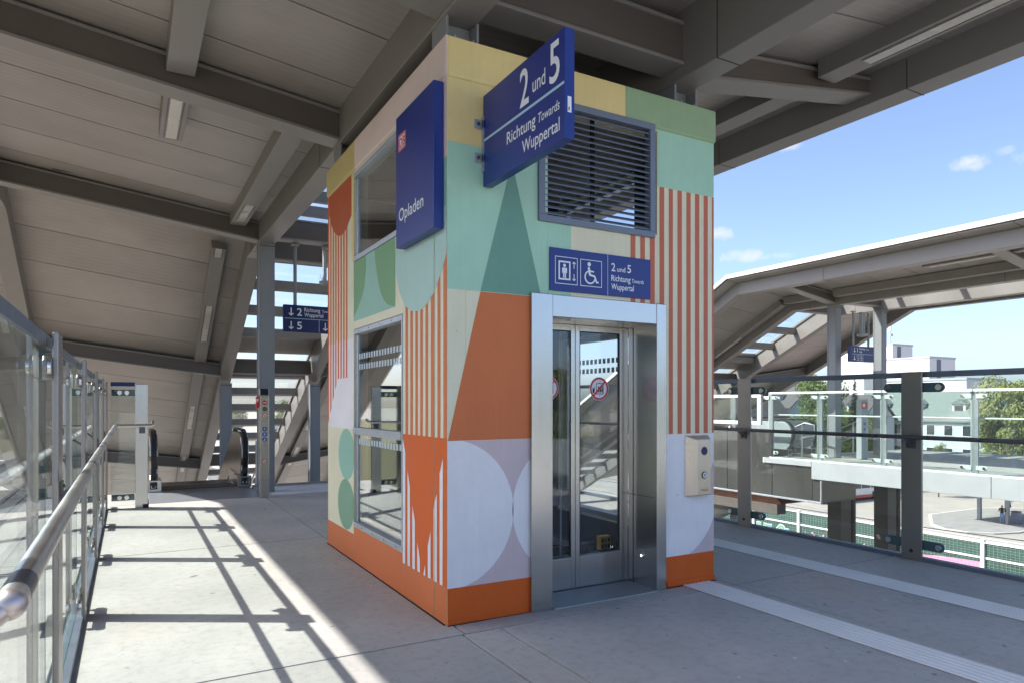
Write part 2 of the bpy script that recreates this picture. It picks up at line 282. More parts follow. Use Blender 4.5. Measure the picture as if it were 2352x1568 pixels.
# ------------------------------------------------------------------ mesh helpers
class MB:
    def __init__(s): s.v = []; s.f = []; s.mi = []; s.cur = 0
    def add(s, vs, fs):
        o = len(s.v); s.v += [Vector(p) for p in vs]
        for f in fs: s.f.append([i + o for i in f]); s.mi.append(s.cur)
        return s
    def box(s, x0, x1, y0, y1, z0, z1):
        return s.obox((x0, y0, z0), (x1 - x0, 0, 0), (0, y1 - y0, 0), (0, 0, z1 - z0))
    def obox(s, o, a, b, c):
        o, a, b, c = map(Vector, (o, a, b, c))
        return s.add([o, o + a, o + a + b, o + b, o + c, o + a + c, o + a + b + c, o + b + c],
                     [(0, 3, 2, 1), (4, 5, 6, 7), (0, 1, 5, 4), (1, 2, 6, 5), (2, 3, 7, 6), (3, 0, 4, 7)])
    def prism(s, pts, vec):
        pts = [Vector(p) for p in pts]; vec = Vector(vec); n = len(pts)
        return s.add(pts + [p + vec for p in pts], [list(range(n))[::-1], list(range(n, 2 * n))] + [(i, (i + 1) % n, n + (i + 1) % n, n + i) for i in range(n)])
    def poly(s, pts): return s.add(pts, [list(range(len(pts)))])
    def bar(s, p0, p1, w, h, up=(0, 0, 1), down=False):   # box from p0 to p1; if down, p0/p1 run along its bottom centre line
        p0, p1 = Vector(p0), Vector(p1); d = p1 - p0; side = d.cross(Vector(up)).normalized() * w; u = side.cross(d).normalized() * h
        o = p0 - side / 2 - (Vector() if down else u / 2)
        return s.obox(o, d, side, u)
    def tube(s, pts, r, n=10, cap=True):
        pts = [Vector(p) for p in pts]; rings = []; prev = None
        for i, p in enumerate(pts):
            t = (pts[min(i + 1, len(pts) - 1)] - pts[max(i - 1, 0)]).normalized()
            if prev is None:
                a = t.cross(Vector((0, 0, 1)) if abs(t.z) < .9 else Vector((1, 0, 0))).normalized()
            else: a = (prev - t * prev.dot(t)).normalized()
            prev = a; b = t.cross(a)
            rr = r[i] if isinstance(r, (list, tuple)) else r
            rings.append([p + (a * math.cos(2 * math.pi * k / n) + b * math.sin(2 * math.pi * k / n)) * rr for k in range(n)])
        fs = []
        for i in range(len(pts) - 1):
            for k in range(n): fs.append((i * n + k, i * n + (k + 1) % n, (i + 1) * n + (k + 1) % n, (i + 1) * n + k))
        if cap: fs += [list(range(n))[::-1], list(range((len(pts) - 1) * n, len(pts) * n))]
        return s.add([q for r_ in rings for q in r_], fs)
    def ball(s, c, r, n=14):
        c = Vector(c); vs = [c + Vector((0, 0, r))]; m = n // 2
        for i in range(1, m):
            a = math.pi * i / m
            for k in range(n): vs.append(c + Vector((math.sin(a) * math.cos(2 * math.pi * k / n), math.sin(a) * math.sin(2 * math.pi * k / n), math.cos(a))) * r)
        vs.append(c - Vector((0, 0, r))); fs = [(0, 1 + k, 1 + (k + 1) % n) for k in range(n)]
        for i in range(m - 2):
            for k in range(n): fs.append((1 + i * n + k, 1 + (i + 1) * n + k, 1 + (i + 1) * n + (k + 1) % n, 1 + i * n + (k + 1) % n))
        b = 1 + (m - 2) * n; fs += [(b + (k + 1) % n, b + k, len(vs) - 1) for k in range(n)]
        return s.add(vs, fs)
    def build(s, name, mats, parent=None, bev=0, smooth=False, recalc=True, seg=2):
        loc = parent['_w'] if parent is not None else (0, 0, 0)
        loc = Vector(loc)
        me = bpy.data.meshes.new(name); me.from_pydata([p - loc for p in s.v], [], s.f)
        if not isinstance(mats, (list, tuple)): mats = [mats]
        for m in mats: me.materials.append(MT[m] if isinstance(m, str) else m)
        if len(mats) > 1: me.polygons.foreach_set('material_index', s.mi)
        if recalc:
            bm = bmesh.new(); bm.from_mesh(me); bmesh.ops.recalc_face_normals(bm, faces=bm.faces); bm.to_mesh(me); bm.free()
        o = bpy.data.objects.new(name, me); COL.objects.link(o)
        if parent is not None: o.parent = parent; o['_w'] = tuple(loc)
        else: o['_w'] = (0, 0, 0)
        if smooth:
            me.polygons.foreach_set('use_smooth', [True] * len(me.polygons))
            try: me.set_sharp_from_angle(angle=R(40))
            except Exception: pass
        if bev:
            b = o.modifiers.new('edge', 'BEVEL'); b.width = bev; b.segments = seg; b.limit_method = 'ANGLE'; b.angle_limit = R(35)
        return o
def thing(name, loc, label, cat, group=None):
    o = bpy.data.objects.new(name, None); COL.objects.link(o); o.location = loc; o['_w'] = tuple(loc)
    o.empty_display_size = .2
    return tag(o, label, cat, group)
def tag(o, label, cat, group=None):
    o['label'] = label; o['category'] = cat
    if group: o['group'] = group
    return o
def kind(o, k): o['kind'] = k; return o
def copy_tree(o, loc=None, rotz=None, label=None):
    def cp(a, par):
        c = a.copy(); COL.objects.link(c)
        if par is not None: c.parent = par
        for ch in a.children: cp(ch, c)
        return c
    c = cp(o, None)
    if loc is not None: c.location = loc
    if rotz is not None: c.rotation_euler = (0, 0, rotz)
    if label: c['label'] = label
    return c

# flat print on a plane: origin o, unit axes u (reading direction) and v (up); n is the outward normal
class Plane:
    def __init__(s, o, u, v):
        s.o, s.u, s.v = Vector(o), Vector(u).normalized(), Vector(v).normalized(); s.n = s.u.cross(s.v)
    def p(s, a, b, off=0): return s.o + s.u * a + s.v * b + s.n * off
    def poly(s, mb, pts, off): mb.poly([s.p(a, b, off) for a, b in pts])
    def ring(s, mb, c, r0, r1, off, n=40):
        ps = [(math.cos(2 * math.pi * k / n), math.sin(2 * math.pi * k / n)) for k in range(n)]
        for k in range(n):
            a, b = ps[k], ps[(k + 1) % n]
            s.poly(mb, [(c[0] + a[0] * r0, c[1] + a[1] * r0), (c[0] + a[0] * r1, c[1] + a[1] * r1), (c[0] + b[0] * r1, c[1] + b[1] * r1), (c[0] + b[0] * r0, c[1] + b[1] * r0)], off)
    def disc(s, mb, c, r, off, n=36): s.poly(mb, [(c[0] + r * math.cos(2 * math.pi * k / n), c[1] + r * math.sin(2 * math.pi * k / n)) for k in range(n)], off)
    def line(s, mb, a, b, w, off):
        a, b = Vector(a), Vector(b); d = (b - a).normalized(); q = Vector((-d.y, d.x)) * w / 2
        s.poly(mb, [tuple(a + q), tuple(a - q), tuple(b - q), tuple(b + q)], off)
    def frame(s, mb, a0, b0, a1, b1, w, off):
        for q in (((a0, b0), (a1, b0), (a1, b0 + w), (a0, b0 + w)), ((a0, b1 - w), (a1, b1 - w), (a1, b1), (a0, b1)), ((a0, b0 + w), (a0 + w, b0 + w), (a0 + w, b1 - w), (a0, b1 - w)), ((a1 - w, b0 + w), (a1, b0 + w), (a1, b1 - w), (a1 - w, b1 - w))): s.poly(mb, q, off)
    def arrow(s, mb, c, h, d, off, w=.18):     # d = +1 up, -1 down
        x, y = c; k = h * .28; t = h * w
        s.line(mb, (x, y - d * h / 2), (x, y + d * h / 2 * .93), t, off)
        s.line(mb, (x - k, y + d * (h / 2 - k)), (x + t * .3, y + d * h / 2), t, off + .0001); s.line(mb, (x + k, y + d * (h / 2 - k)), (x - t * .3, y + d * h / 2), t, off + .0002)
def clip(poly, rect):
    a0, b0, a1, b1 = rect
    def half(ps, f):
        o = []
        for i in range(len(ps)):
            p, q = ps[i], ps[(i + 1) % len(ps)]; fp, fq = f(p), f(q)
            if fp >= 0: o.append(p)
            if fp * fq < 0:
                t = fp / (fp - fq); o.append((p[0] + (q[0] - p[0]) * t, p[1] + (q[1] - p[1]) * t))
        return o
    for f in (lambda p: p[0] - a0, lambda p: a1 - p[0], lambda p: p[1] - b0, lambda p: b1 - p[1]):
        poly = half(poly, f)
        if len(poly) < 3: return []
    return poly
def sheet(name, mat, pl, polys, off, parent, label=None):
    mb = MB()
    for q in polys:
        if len(q) >= 3: pl.poly(mb, q, off)
    if not mb.f: return None
    o = mb.build(name, mat, parent, recalc=False)
    if label: o['label'] = label
    return o
_tc = {}
def lettering(txt, pl, a, b, size, mat, parent, off=.002, xs=.88, align='LEFT', shear=0, bold=.0, fit=None, cap=None):
    cu = bpy.data.curves.new('t', 'FONT'); cu.body = txt; cu.size = 1.0; cu.align_x = align; cu.shear = shear; cu.offset = bold; cu.resolution_u = 4
    ob = bpy.data.objects.new('t', cu); COL.objects.link(ob)
    dg = bpy.context.evaluated_depsgraph_get(); me0 = ob.evaluated_get(dg).to_mesh()
    vs_ = [v.co.copy() for v in me0.vertices]; fs = [list(p.vertices) for p in me0.polygons]
    ob.evaluated_get(dg).to_mesh_clear(); bpy.data.objects.remove(ob); bpy.data.curves.remove(cu)
    if fit:      # stretch to the measured start and end of the word
        x0 = min(v.x for v in vs_); x1 = max(v.x for v in vs_); xs = (fit[1] - fit[0]) / (x1 - x0) / size; a = fit[0] - x0 * size * xs
    mb = MB(); mb.add([pl.p(a + v.x * size * xs, b + v.y * size, off) for v in vs_], fs)
    return mb.build('lettering', mat, parent, recalc=False)

# ------------------------------------------------------------------ ground and decks (the setting)
GZ = -10.0
gm = MB(); gm.poly([(-900, -900, GZ), (1500, -900, GZ), (1500, 1500, GZ), (-900, 1500, GZ)])
kind(gm.build('ground', simple('dusty_ground', lin(.34, .31, .26), var=.3, scale=.08, rough=.95), recalc=False), 'structure')
gm = MB(); gm.poly([(39.5, -60, GZ + .03), (75.5, -60, GZ + .03), (92, 20, GZ + .03), (92, 110, GZ + .03), (39.5, 110, GZ + .03)])
kind(gm.build('plaza_road', 'asphalt', recalc=False), 'structure')
isl = [(62.6, 28.6), (64, 27.1), (66.5, 26.3), (70, 26.4), (74, 26.2), (84, 25.0), (86, 31), (79, 35.5), (69.5, 35.8), (63.8, 32.4), (62.4, 30.4)]
im = MB(); im.prism([(x, y, GZ + .035) for x, y in isl], (0, 0, .13))
isl_o = kind(im.build('traffic_island', 'kerb'), 'structure')
im = MB(); c0 = (72, 30.5)
im.poly([(c0[0] + (x - c0[0]) * .965, c0[1] + (y - c0[1]) * .955, GZ + .17) for x, y in isl])
kind(im.build('island_paving', 'island', recalc=False), 'structure')
for nm, x0, x1, z in (('track_bed', -26, -4.6, GZ + .5), ('track_bed', 8, 10.6, GZ + .5), ('track_bed', 21.5, 38, GZ + .5)):
    gm = MB(); gm.prism([(x0 - .8, -120, GZ + .01), (x0, -120, z), (x1, -120, z), (x1 + .8, -120, GZ + .01)], (0, 420, 0))
    kind(gm.build('track_bed', 'ballast'), 'structure')
for x0, x1 in ((-4.2, 7.4), (11.2, 21)):
    gm = MB(); gm.box(x0, x1, 12, 260, GZ + .02, GZ + 1.3)
    kind(gm.build('platform', 'plat'), 'structure')
gm = MB(); gm.prism([(-26.8, -150, GZ), (-34, -150, GZ + 4.2), (-60, -150, GZ + 6.5), (-60, -150, GZ)], (0, 420, 0))
kind(gm.build('embankment', 'grass'), 'structure')

def deck(ox, name, mir=False, joints=True):
    X = (lambda x: ox + 2.54 - x) if mir else (lambda x: ox + x)
    core = MB()
    def bx(mb, x0, x1, y0, y1, z0, z1):
        a, b = sorted((X(x0), X(x1))); mb.box(a, b, y0, y1, z0, z1)
    bx(core, -2.26, 4.80, -7.0, 7.32, -.42, -.03); bx(core, -1.62, .06, 7.32, 9.0, -.13, -.03); bx(core, .06, 4.80, 7.32, 8.8, -.42, -.03)
    bx(core, -2.26, -1.62, 7.32, 8.8, -.12, -.03)
    c = kind(core.build(name, 'pale' if mir else 'void'), 'structure')
    g = .016
    ys = [-6.98, -4.1, -.2, 3.5, 7.31]; first = [-2.25, .02, .30, 2.5, 4.78]
    for i in range(len(ys) - 1):
        xs = first if ys[i] < -.3 else [-2.25, .045, 2.5, 4.78]
        for j in range(len(xs) - 1):
            mb = MB(); bx(mb, xs[j] + g / 2, xs[j + 1] - g / 2, ys[i] + g / 2, ys[i + 1] - g / 2, -.032, 0); mb.build('slab', 'deck', c, bev=.002, seg=1)
    for x0, x1, y1, mt in ((-2.25, -1.62, 8.78, 'deck'), (-1.6, .045, 8.99, 'escalator_plate'), (.07, 4.78, 8.78, 'deck')):
        mb = MB(); bx(mb, x0 + g / 2, x1 - g / 2, 7.31 + g / 2, y1, -.032, 0); mb.build('slab', mt if mt in MT else 'deck', c, bev=.004, seg=1)
    return c, X, bx
MT['escalator_plate'] = simple('landing_plate', lin(.20, .22, .24), var=.15, scale=4, rough=.45, metal=.4, stretch=(1, 6, 1))
deck0, X0, bx0 = deck(0, 'station_deck')
# the wide open footbridge behind the viewpoint, joining the landings
fbm = MB(); fbm.box(-60, 80, -19, -7.01, -.42, -.03)
fbo = kind(fbm.build('footbridge', 'joint'), 'structure')
for i in range(35):
    for j in range(3):
        m = MB(); m.box(-60 + i * 4 + .004, -56 + i * 4 - .004, -19 + j * 4 + .004, -15 + j * 4 - .016 if j == 2 else -15 + j * 4 - .004, -.032, 0); m.build('slab', 'deck', fbo)
# warning field of studs in front of the stairs
mb = MB(); mb.box(.2, 4.2, 7.42, 8.55, .0005, .006)
studs = MB()
for i in range(66):
    for j in range(19):
        x, y = .24 + i * .06, 7.45 + j * .06; studs.add([(x - .02, y - .02, .006), (x + .02, y - .02, .006), (x + .02, y + .02, .006), (x - .02, y + .02, .006), (x, y, .012)], [(0, 1, 4), (1, 2, 4), (2, 3, 4), (3, 0, 4)])
MT['tact_white'] = simple('tactile_white', lin(.62, .63, .63), var=.15, scale=6, rough=.75)
wf = mb.build('tactile_field', 'tact_white', deck0); st = studs.build('stud', 'tact_white', wf); kind(st, 'stuff')
mb = MB(); mb.box(.07, 4.78, 8.785, 8.80, -.25, .03); mb.build('edge_profile', 'steel', deck0)
# ribbed guide strips
MT['tact_groove'] = simple('tactile_groove', lin(.27, .27, .27), var=.12, scale=3, rough=.9)
def guide(x0, x1, y0, y1):
    n0 = random.random()
    yy = y0
    while yy < y1 - .01:
        ye = min(yy + .30, y1); mb = MB(); mb.box(x0, x1, yy + .0015, ye - .0015, .0008, .005)
        base = mb; bt_ = base.build('guide_tile', 'tact_groove', deck0); mb = MB(); w = (x1 - x0) / 6
        for k in range(6):
            a = x0 + k * w + w * .2; b = x0 + (k + 1) * w - w * .2
            mb.prism([(a - .006, yy, .005), (a, yy, .0105), (b, yy, .0105), (b + .006, yy, .005)], (0, ye - yy, 0))
        kind(mb.build('rib', 'tact', bt_), 'stuff'); yy = ye
guide(2.10, 2.40, -4.8, -.02); guide(3.49, 3.79, -4.8, 7.3)

# ------------------------------------------------------------------ lift tower
W_, D_, H_ = 2.468, 3.14, 3.97
lift = thing('lift_tower', (0, 0, 0), 'painted lift tower with orange plinth, stripes, green triangle and steel doorway', 'lift')
T = .14
wm = MB(); GV = .216; gv = .004
# left wall (faces -x): piers, sill, middle band, head, with a vertical groove
for x0, x1 in ((0, T),):
    wm.box(x0, x1, 0, GV - gv, 0, 3.70); wm.box(x0 + .012, x1, GV - gv, GV + gv, 0, 3.70); wm.box(x0, x1, GV + gv, .849, 0, 3.70)
    wm.box(x0, x1, 2.18, D_, 0, 3.70); wm.box(x0, x1, .849, 2.18, 0, .33); wm.box(x0, x1, .849, 2.18, 2.195, 2.83); wm.box(x0, x1, .849, 2.18, 3.675, 3.70)
# right wall the same way, with its own windows
xr0, xr1 = W_ - T, W_
wm.box(xr0, xr1, 0, .849, 0, 3.70); wm.box(xr0, xr1, 2.18, D_, 0, 3.70); wm.box(xr0, xr1, .849, 2.18, 0, .33); wm.box(xr0, xr1, .849, 2.18, 2.195, 2.83); wm.box(xr0, xr1, .849, 2.18, 3.675, 3.70)
# front wall with door and louvre openings
fx0, fx1 = T, W_ - T
wm.box(fx0, .80, 0, T, 0, 3.70); wm.box(1.84, fx1, 0, T, 0, 3.70); wm.box(.80, 1.84, 0, T, 2.2, 2.85); wm.box(.80, 1.84, 0, T, 3.68, 3.70)
# rear wall and roof slab
wm.box(fx0, fx1, D_ - T, D_, 0, 3.70)
wall = wm.build('wall', 'p_cream', lift, bev=.006)
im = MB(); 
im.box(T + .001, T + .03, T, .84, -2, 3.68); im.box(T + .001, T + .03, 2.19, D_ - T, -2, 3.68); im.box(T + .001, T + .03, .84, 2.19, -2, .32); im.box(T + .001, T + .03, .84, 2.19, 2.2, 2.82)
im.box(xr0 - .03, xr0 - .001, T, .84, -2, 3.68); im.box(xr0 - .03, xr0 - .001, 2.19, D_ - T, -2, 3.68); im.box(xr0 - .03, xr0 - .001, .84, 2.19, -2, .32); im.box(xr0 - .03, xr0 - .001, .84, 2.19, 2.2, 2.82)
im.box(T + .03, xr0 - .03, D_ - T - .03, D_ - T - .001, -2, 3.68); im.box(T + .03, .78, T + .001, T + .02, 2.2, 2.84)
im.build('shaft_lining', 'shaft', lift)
# coping, slightly proud
for nm, mt, args in (('coping', 'p_pink', (-.012, -.0005, -.012, 2.12)), ('coping', 'p_olive', (-.012, -.0005, 2.121, D_ + .012))):
    m = MB(); x0, x1, y0, y1 = args
    m.prism([(x1, y0, 3.70), (x0, y0, 3.715), (x0, y0, H_), (x1, y0, H_)], (0, y1 - y0, 0)); m.build(nm, mt, lift)
for mt, x0, x1 in (('p_yellow', .0, 1.513), ('p_teal_top', 1.515, W_ + .012)):
    if mt == 'p_teal_top':
        MT[mt] = paint('mural_sage', (.34, .47, .27, 1))
    m = MB(); m.prism([(x0, 0, 3.70), (x0, -.012, 3.715), (x0, -.012, H_), (x0, T, H_), (x0, T, 3.70)], (x1 - x0, 0, 0)); m.build('coping', mt, lift, bev=.006)
m = MB(); m.box(.0005, W_ + .011, T + .001, D_ + .012, 3.702, H_ - .001); m.build('roof_slab', 'conc_grey', lift)
for q in ((1.94, W_ + .006, -.012, -.001, .006, .045), (.004, .3, -.008, -.001, .004, .03)):
    m = MB(); m.box(*q); m.build('base_trim', 'p_orange', lift, bev=.003)

for q in ((-.016, -.001, .02, D_, .0008, .003), (.0, .64, -.015, -.009, .0008, .003), (1.92, 2.47, -.026, -.0125, .0008, .003)):
    m = MB(); m.box(*q); m.build('base_joint', 'void', lift)
# mural on the left wall: (y, z) as (-y along u)
PLl = Plane((0, 0, 0), (0, -1, 0), (0, 0, 1))
def LP(pts): return [(-y, z) for y, z in pts]
near1, near2, far = (0.002, 0, GV - gv, 3.698), (GV + gv, 0, .848, 3.698), (2.181, 0, D_ - .002, 3.698)
mid = (.849, 2.196, 2.18, 2.829); low = (.849, 0, 2.18, .329)
def left_paint(name, mat, pts, off, zones):
    for z in zones:
        q = clip(pts, z)
        if q: sheet(name, mat, PLl, [LP(q)], off, wall)
NP = (near1, near2)
def rc(a0, b0, a1, b1): return [(a0, b0), (a1, b0), (a1, b1), (a0, b1)]
left_paint('painted_plinth', 'p_orange2', rc(0, 0, 3.2, .256), .001, NP + (far, low)); left_paint('painted_plinth', 'p_orange2', rc(.8, .256, 2.3, .33), .001, (low,))
left_paint('painted_band', 'p_pink', rc(0, 3.16, .85, 3.7), .001, NP)
left_paint('painted_band', 'p_mintC', rc(0, 2.5, .849, 3.16), .001, NP)
left_paint('painted_field', 'p_lav', rc(2.18, 1.253, 3.14, 2.12), .001, (far,))
left_paint('painted_field', 'p_cream', rc(2.18, .256, 3.14, 1.253), .001, (far,))
for k in range(8):
    a = 2.396 + .1 * k; b = min(a + .05, 3.138)
    za, zb = ([(1.75, 1.748)] * 4 + [(1.69, 1.635), (1.575, 1.52), (1.45, 1.39), (1.325, 1.28)])[k]
    left_paint('painted_stripe', 'p_orange', [(a, za), (b, zb), (b, 3.69), (a, 3.69)], .0018, (far,))
left_paint('painted_drop', 'p_red', [(3.10, 3.69), (3.098, 3.5), (3.04, 3.43), (2.95, 3.327), (2.85, 3.25), (2.734, 3.20), (2.6, 3.18), (2.5, 3.19), (2.41, 3.22), (2.32, 3.265), (2.256, 3.30), (2.256, 3.69)], .0026, (far,))
left_paint('painted_border', 'p_yellow', rc(2.181, 2.84, 2.25, 3.69), .0018, (far,))
def ell(cy_, cz, a, b, n=48): return [(cy_ + a * math.cos(2 * math.pi * k / n), cz + b * math.sin(2 * math.pi * k / n)) for k in range(n)]
MT['p_mint2'] = paint('mural_mint_oval', (.30, .55, .43, 1)); MT['p_green2'] = paint('mural_green_oval', (.22, .40, .27, 1))
left_paint('painted_oval', 'p_mint2', ell(2.43, 1.0, .288, .25), .0018, (far,)); left_paint('painted_oval', 'p_green2', ell(2.445, .508, .29, .247), .0024, (far,))
left_paint('painted_field', 'p_mintC', rc(1.02, 2.27, 2.18, 2.829), .001, (mid,))
left_paint('painted_leaf', 'p_greenB', [(2.18, 2.829), (1.795, 2.829), (1.80, 2.70), (1.836, 2.562), (1.91, 2.48), (2.003, 2.41), (2.09, 2.355), (2.18, 2.31)], .0018, (mid,))
left_paint('painted_leaf', 'p_greenB', [(1.545, 2.829), (1.525, 2.72), (1.486, 2.62), (1.44, 2.52), (1.377, 2.424), (1.29, 2.355), (1.202, 2.31), (1.1, 2.285), (1.022, 2.274), (1.022, 2.829)], .0018, (mid,))
left_paint('painted_drop', 'p_ltmint', [(0, 2.829), (1.003, 2.829), (1.003, 2.525), (.98, 2.47), (.93, 2.385), (.849, 2.297), (.79, 2.25), (.70, 2.205), (.602, 2.181), (.48, 2.178), (.40, 2.19), (.323, 2.219), (.23, 2.27), (.151, 2.335), (.07, 2.42), (0, 2.51)], .0026, NP + (mid,))
for k, (a, b) in enumerate(((.734, .789), (.632, .685), (.531, .580), (.433, .484), (.332, .381), (.221, .280), (.113, .162), (.002, .060))):
    left_paint('painted_stripe', 'p_orange2', rc(a, 1.262, b, 2.53), .0018, NP)
left_paint('painted_field', 'p_orange', rc(0, .256, .849, 1.262), .001, NP)
for q in ([(.848, 1.22), (.84, 1.218), (.789, 1.115), (.795, .256), (.848, .256)], [(.742, .982), (.69, .867), (.69, .256), (.742, .256)], [(.641, .729), (.588, .619), (.588, .256), (.641, .256)],
          [(.539, .47), (.487, .354), (.487, .256), (.539, .256)], [(.387, .334), (.384, .254), (.421, .254)], [(.335, .481), (.285, .592), (.283, .255), (.335, .255)],
          [(.231, .749), (.2185, .80), (.17, .871), (.17, .256), (.231, .256)], [(.122, 1.017), (.067, 1.124), (.073, .255), (.122, .255)]):
    left_paint('painted_spike', 'p_white', q, .0022, NP)
# mural on the front wall: (x, z)
PLf = Plane((0, 0, 0), (1, 0, 0), (0, 0, 1))
fz = [(.002, .0, .799, 3.698), (1.841, 0, W_ - .002, 3.698), (.8, 2.201, 1.84, 2.849), (.8, 3.682, 1.84, 3.698)]
def front_paint(name, mat, pts, off):
    for z in fz:
        q = clip(pts, z)
        if q: sheet(name, mat, PLf, [q], off, wall)
front_paint('painted_plinth', 'p_orange', rc(0, 0, W_, .25), .001)
front_paint('painted_band', 'p_yellow', rc(0, 3.264, .799, 3.70), .001)
front_paint('painted_field', 'p_mint', rc(0, 2.268, 1.005, 3.264), .001)
front_paint('painted_field', 'p_mint', rc(1.80, 3.24, W_, 3.70), .001)
front_paint('painted_triangle', 'p_teal', [(.4995, 3.21), (.25, 2.27), (.742, 2.27)], .0018)
front_paint('painted_triangle', 'p_orange2', [(.005, 1.247), (.66, 1.247), (.66, 2.266), (.25, 2.266)], .0018)
for a, b in ((1.568, 1.616), (1.666, 1.713), (1.764, 1.815)): front_paint('painted_stripe', 'p_brick', rc(a, 2.20, b, 2.83), .0018)
front_paint('painted_stripe', 'p_brick', rc(1.865, 2.2, 1.914, 3.24), .0018)
for a, b in ((1.964, 2.007), (2.058, 2.105), (2.156, 2.202), (2.252, 2.30), (2.35, 2.397), (2.446, W_ - .002)): front_paint('painted_stripe', 'p_brick', rc(a, 1.25, b, 3.24), .0018)
front_paint('painted_field', 'p_mauve', rc(0, .25, .66, 1.244), .001); front_paint('painted_field', 'p_lav', rc(1.9, .25, W_, 1.246), .001)
def arc(cx, cz, r, a0, a1, n=28): return [(cx + r * math.cos(R(a0 + (a1 - a0) * k / n)), cz + r * math.sin(R(a0 + (a1 - a0) * k / n))) for k in range(n + 1)]
front_paint('painted_circle', 'p_lav', clip(arc(0, .745, .512, -90, 90), (.002, .25, .66, 1.244)), .0018)
front_paint('painted_circle', 'p_lav', clip(arc(1.015, .745, .512, 90, 270), (.4, .25, .66, 1.244)), .0018)
front_paint('painted_segment', 'p_mauve', clip([(W_, .727)] + arc(1.965, 1.24, .55, -69, 0)[0:] + [(W_, 1.2)], (2.0, .727, W_, 1.25)), .0018)
front_paint('painted_segment', 'p_mauve', [(W_, .25)] + clip(arc(1.965, .745, .54, -66, -20), (2.0, .25, W_, .727))[0:] + [], .0018)

# lift windows
def lift_window(x, sgn, z0, z1, mull=None, dots=(), gm='lift_glass'):
    f = MB(); xo = x; d = sgn
    def bx(y0, y1, a, b, t0=.006, t1=.07):
        xs = sorted((xo + d * t0 * 1.0, xo - d * t1)); f.box(xs[0], xs[1], y0, y1, a, b)
    bx(.852, 2.177, z0, z0 + .045); bx(.852, 2.177, z1 - .045, z1)
    bx(.852, .872, z0 + .045, z1 - .045); bx(2.12, 2.177, z0 + .045, z1 - .045, -.02)
    if mull: bx(.872, 2.177, mull - .033, mull + .033, .012)
    o = f.build('window_frame', 'galv', lift, bev=.003)
    zz = [z0 + .045] + ([mull - .033, mull + .033] if mull else []) + [z1 - .045]
    for i in range(0, len(zz), 2):
        g = MB(); xs = sorted((x - d * .03, x - d * .042)); g.box(xs[0], xs[1], .872, 2.12, zz[i], zz[i + 1]); g.build('pane', gm, o, recalc=True)
    s = MB()
    for zc in dots:
        for k in range(17):
            y = .885 + k * .0735
            xs = x - d * .0285
            s.poly([(xs, y, zc), (xs, y + .047, zc), (xs, y + .047, zc + .052), (xs, y, zc + .052)])
    if dots: kind(s.build('marking_dots', 'dots', o, recalc=False), 'stuff')
MT['dots'] = simple('frosted_film', lin(.50, .58, .62), var=.02, rough=.5)
lift_window(0, -1, 2.835, 3.672)
lift_window(0, -1, .333, 2.19, 1.24, (1.912, 1.815, 1.118))
lift_window(W_, 1, 2.835, 3.672, gm='door_glass')
lift_window(W_, 1, .333, 2.19, None, (1.912, 1.815), 'door_glass')
for y in (1.0, 1.3, 1.6, 1.9):     # bolt heads on the sill plates
    for q in ((y, .355), (y + .1, 2.168)): m = MB(); m.tube([(-.006, q[0], q[1]), (-.0085, q[0], q[1])], .006, 8); m.build('bolt', 'dark_tube', lift)
# louvre
lo = MB(); lx0, lx1, lz0, lz1 = .713, 1.807, 2.816, 3.726
for q in ((lx0, lx1, lz0, lz0 + .05), (lx0, lx1, lz1 - .05, lz1), (lx0, lx0 + .055, lz0 + .05, lz1 - .05), (lx1 - .053, lx1, lz0 + .05, lz1 - .05)): lo.box(q[0], q[1], -.022, .05, q[2], q[3])
lou = lo.build('louvre', 'louv', lift, bev=.004)
for k in range(18):
    z = 2.875 + k * .0448
    m = MB(); m.prism([(lx0 + .056, -.012, z), (lx0 + .056, -.012, z + .006), (lx0 + .056, .032, z + .036), (lx0 + .056, .036, z + .036), (lx0 + .056, .036, z + .030), (lx0 + .056, -.006, z + .001)], (lx1 - lx0 - .112, 0, 0)); m.build('slat', 'louv', lou)
m = MB(); m.box(1.22, 1.25, .04, .06, lz0 + .05, lz1 - .05); m.build('louvre_post', 'black', lou)
# doorway: steel surround, recess, two doors
f = MB()
f.prism([(.646, -.03, 0), (.646, .0, 0), (.66, .0, 0), (.66, .33, 0), (.825, .33, 0), (.825, -.03, 0)], (0, 0, 2.29))
f.prism([(1.812, -.03, 0), (1.812, .33, 0), (1.87, .33, 0), (1.87, 0, 0), (1.912, 0, 0), (1.912, -.03, 0)], (0, 0, 2.29))
f.box(.8265, 1.8105, -.028, .33, 2.128, 2.288)
frame = f.build('door_surround', 'steel', lift, bev=.004)
m = MB(); m.box(1.8085, 1.8115, -.02, .32, .74, .743); m.box(1.8085, 1.8115, .262, .266, .01, 2.12); m.build('panel_seam', 'joint', frame)
m = MB(); m.tube([(1.812, .15, .25), (1.803, .15, .25)], .022, 16); fl = m.build('sensor_ring', 'chrome', frame, smooth=True)
MT['led'] = bpy.data.materials.new('led'); MT['led'].use_nodes = True; MT['led'].node_tree.nodes['Principled BSDF'].inputs['Emission Color'].default_value = (1, .95, .95, 1); MT['led'].node_tree.nodes['Principled BSDF'].inputs['Emission Strength'].default_value = 2.5
m = MB(); m.tube([(1.803, .15, .25), (1.8015, .15, .25)], .008, 10); m.build('led', 'led', fl)
th = MB(); th.box(.826, 1.811, -.05, .42, .001, .008); thr = th.build('threshold', 'escalator_plate', lift)
m = MB(); m.box(.83, 1.81, -.056, -.05, .001, .010); m.build('threshold_edge', 'galv', thr)
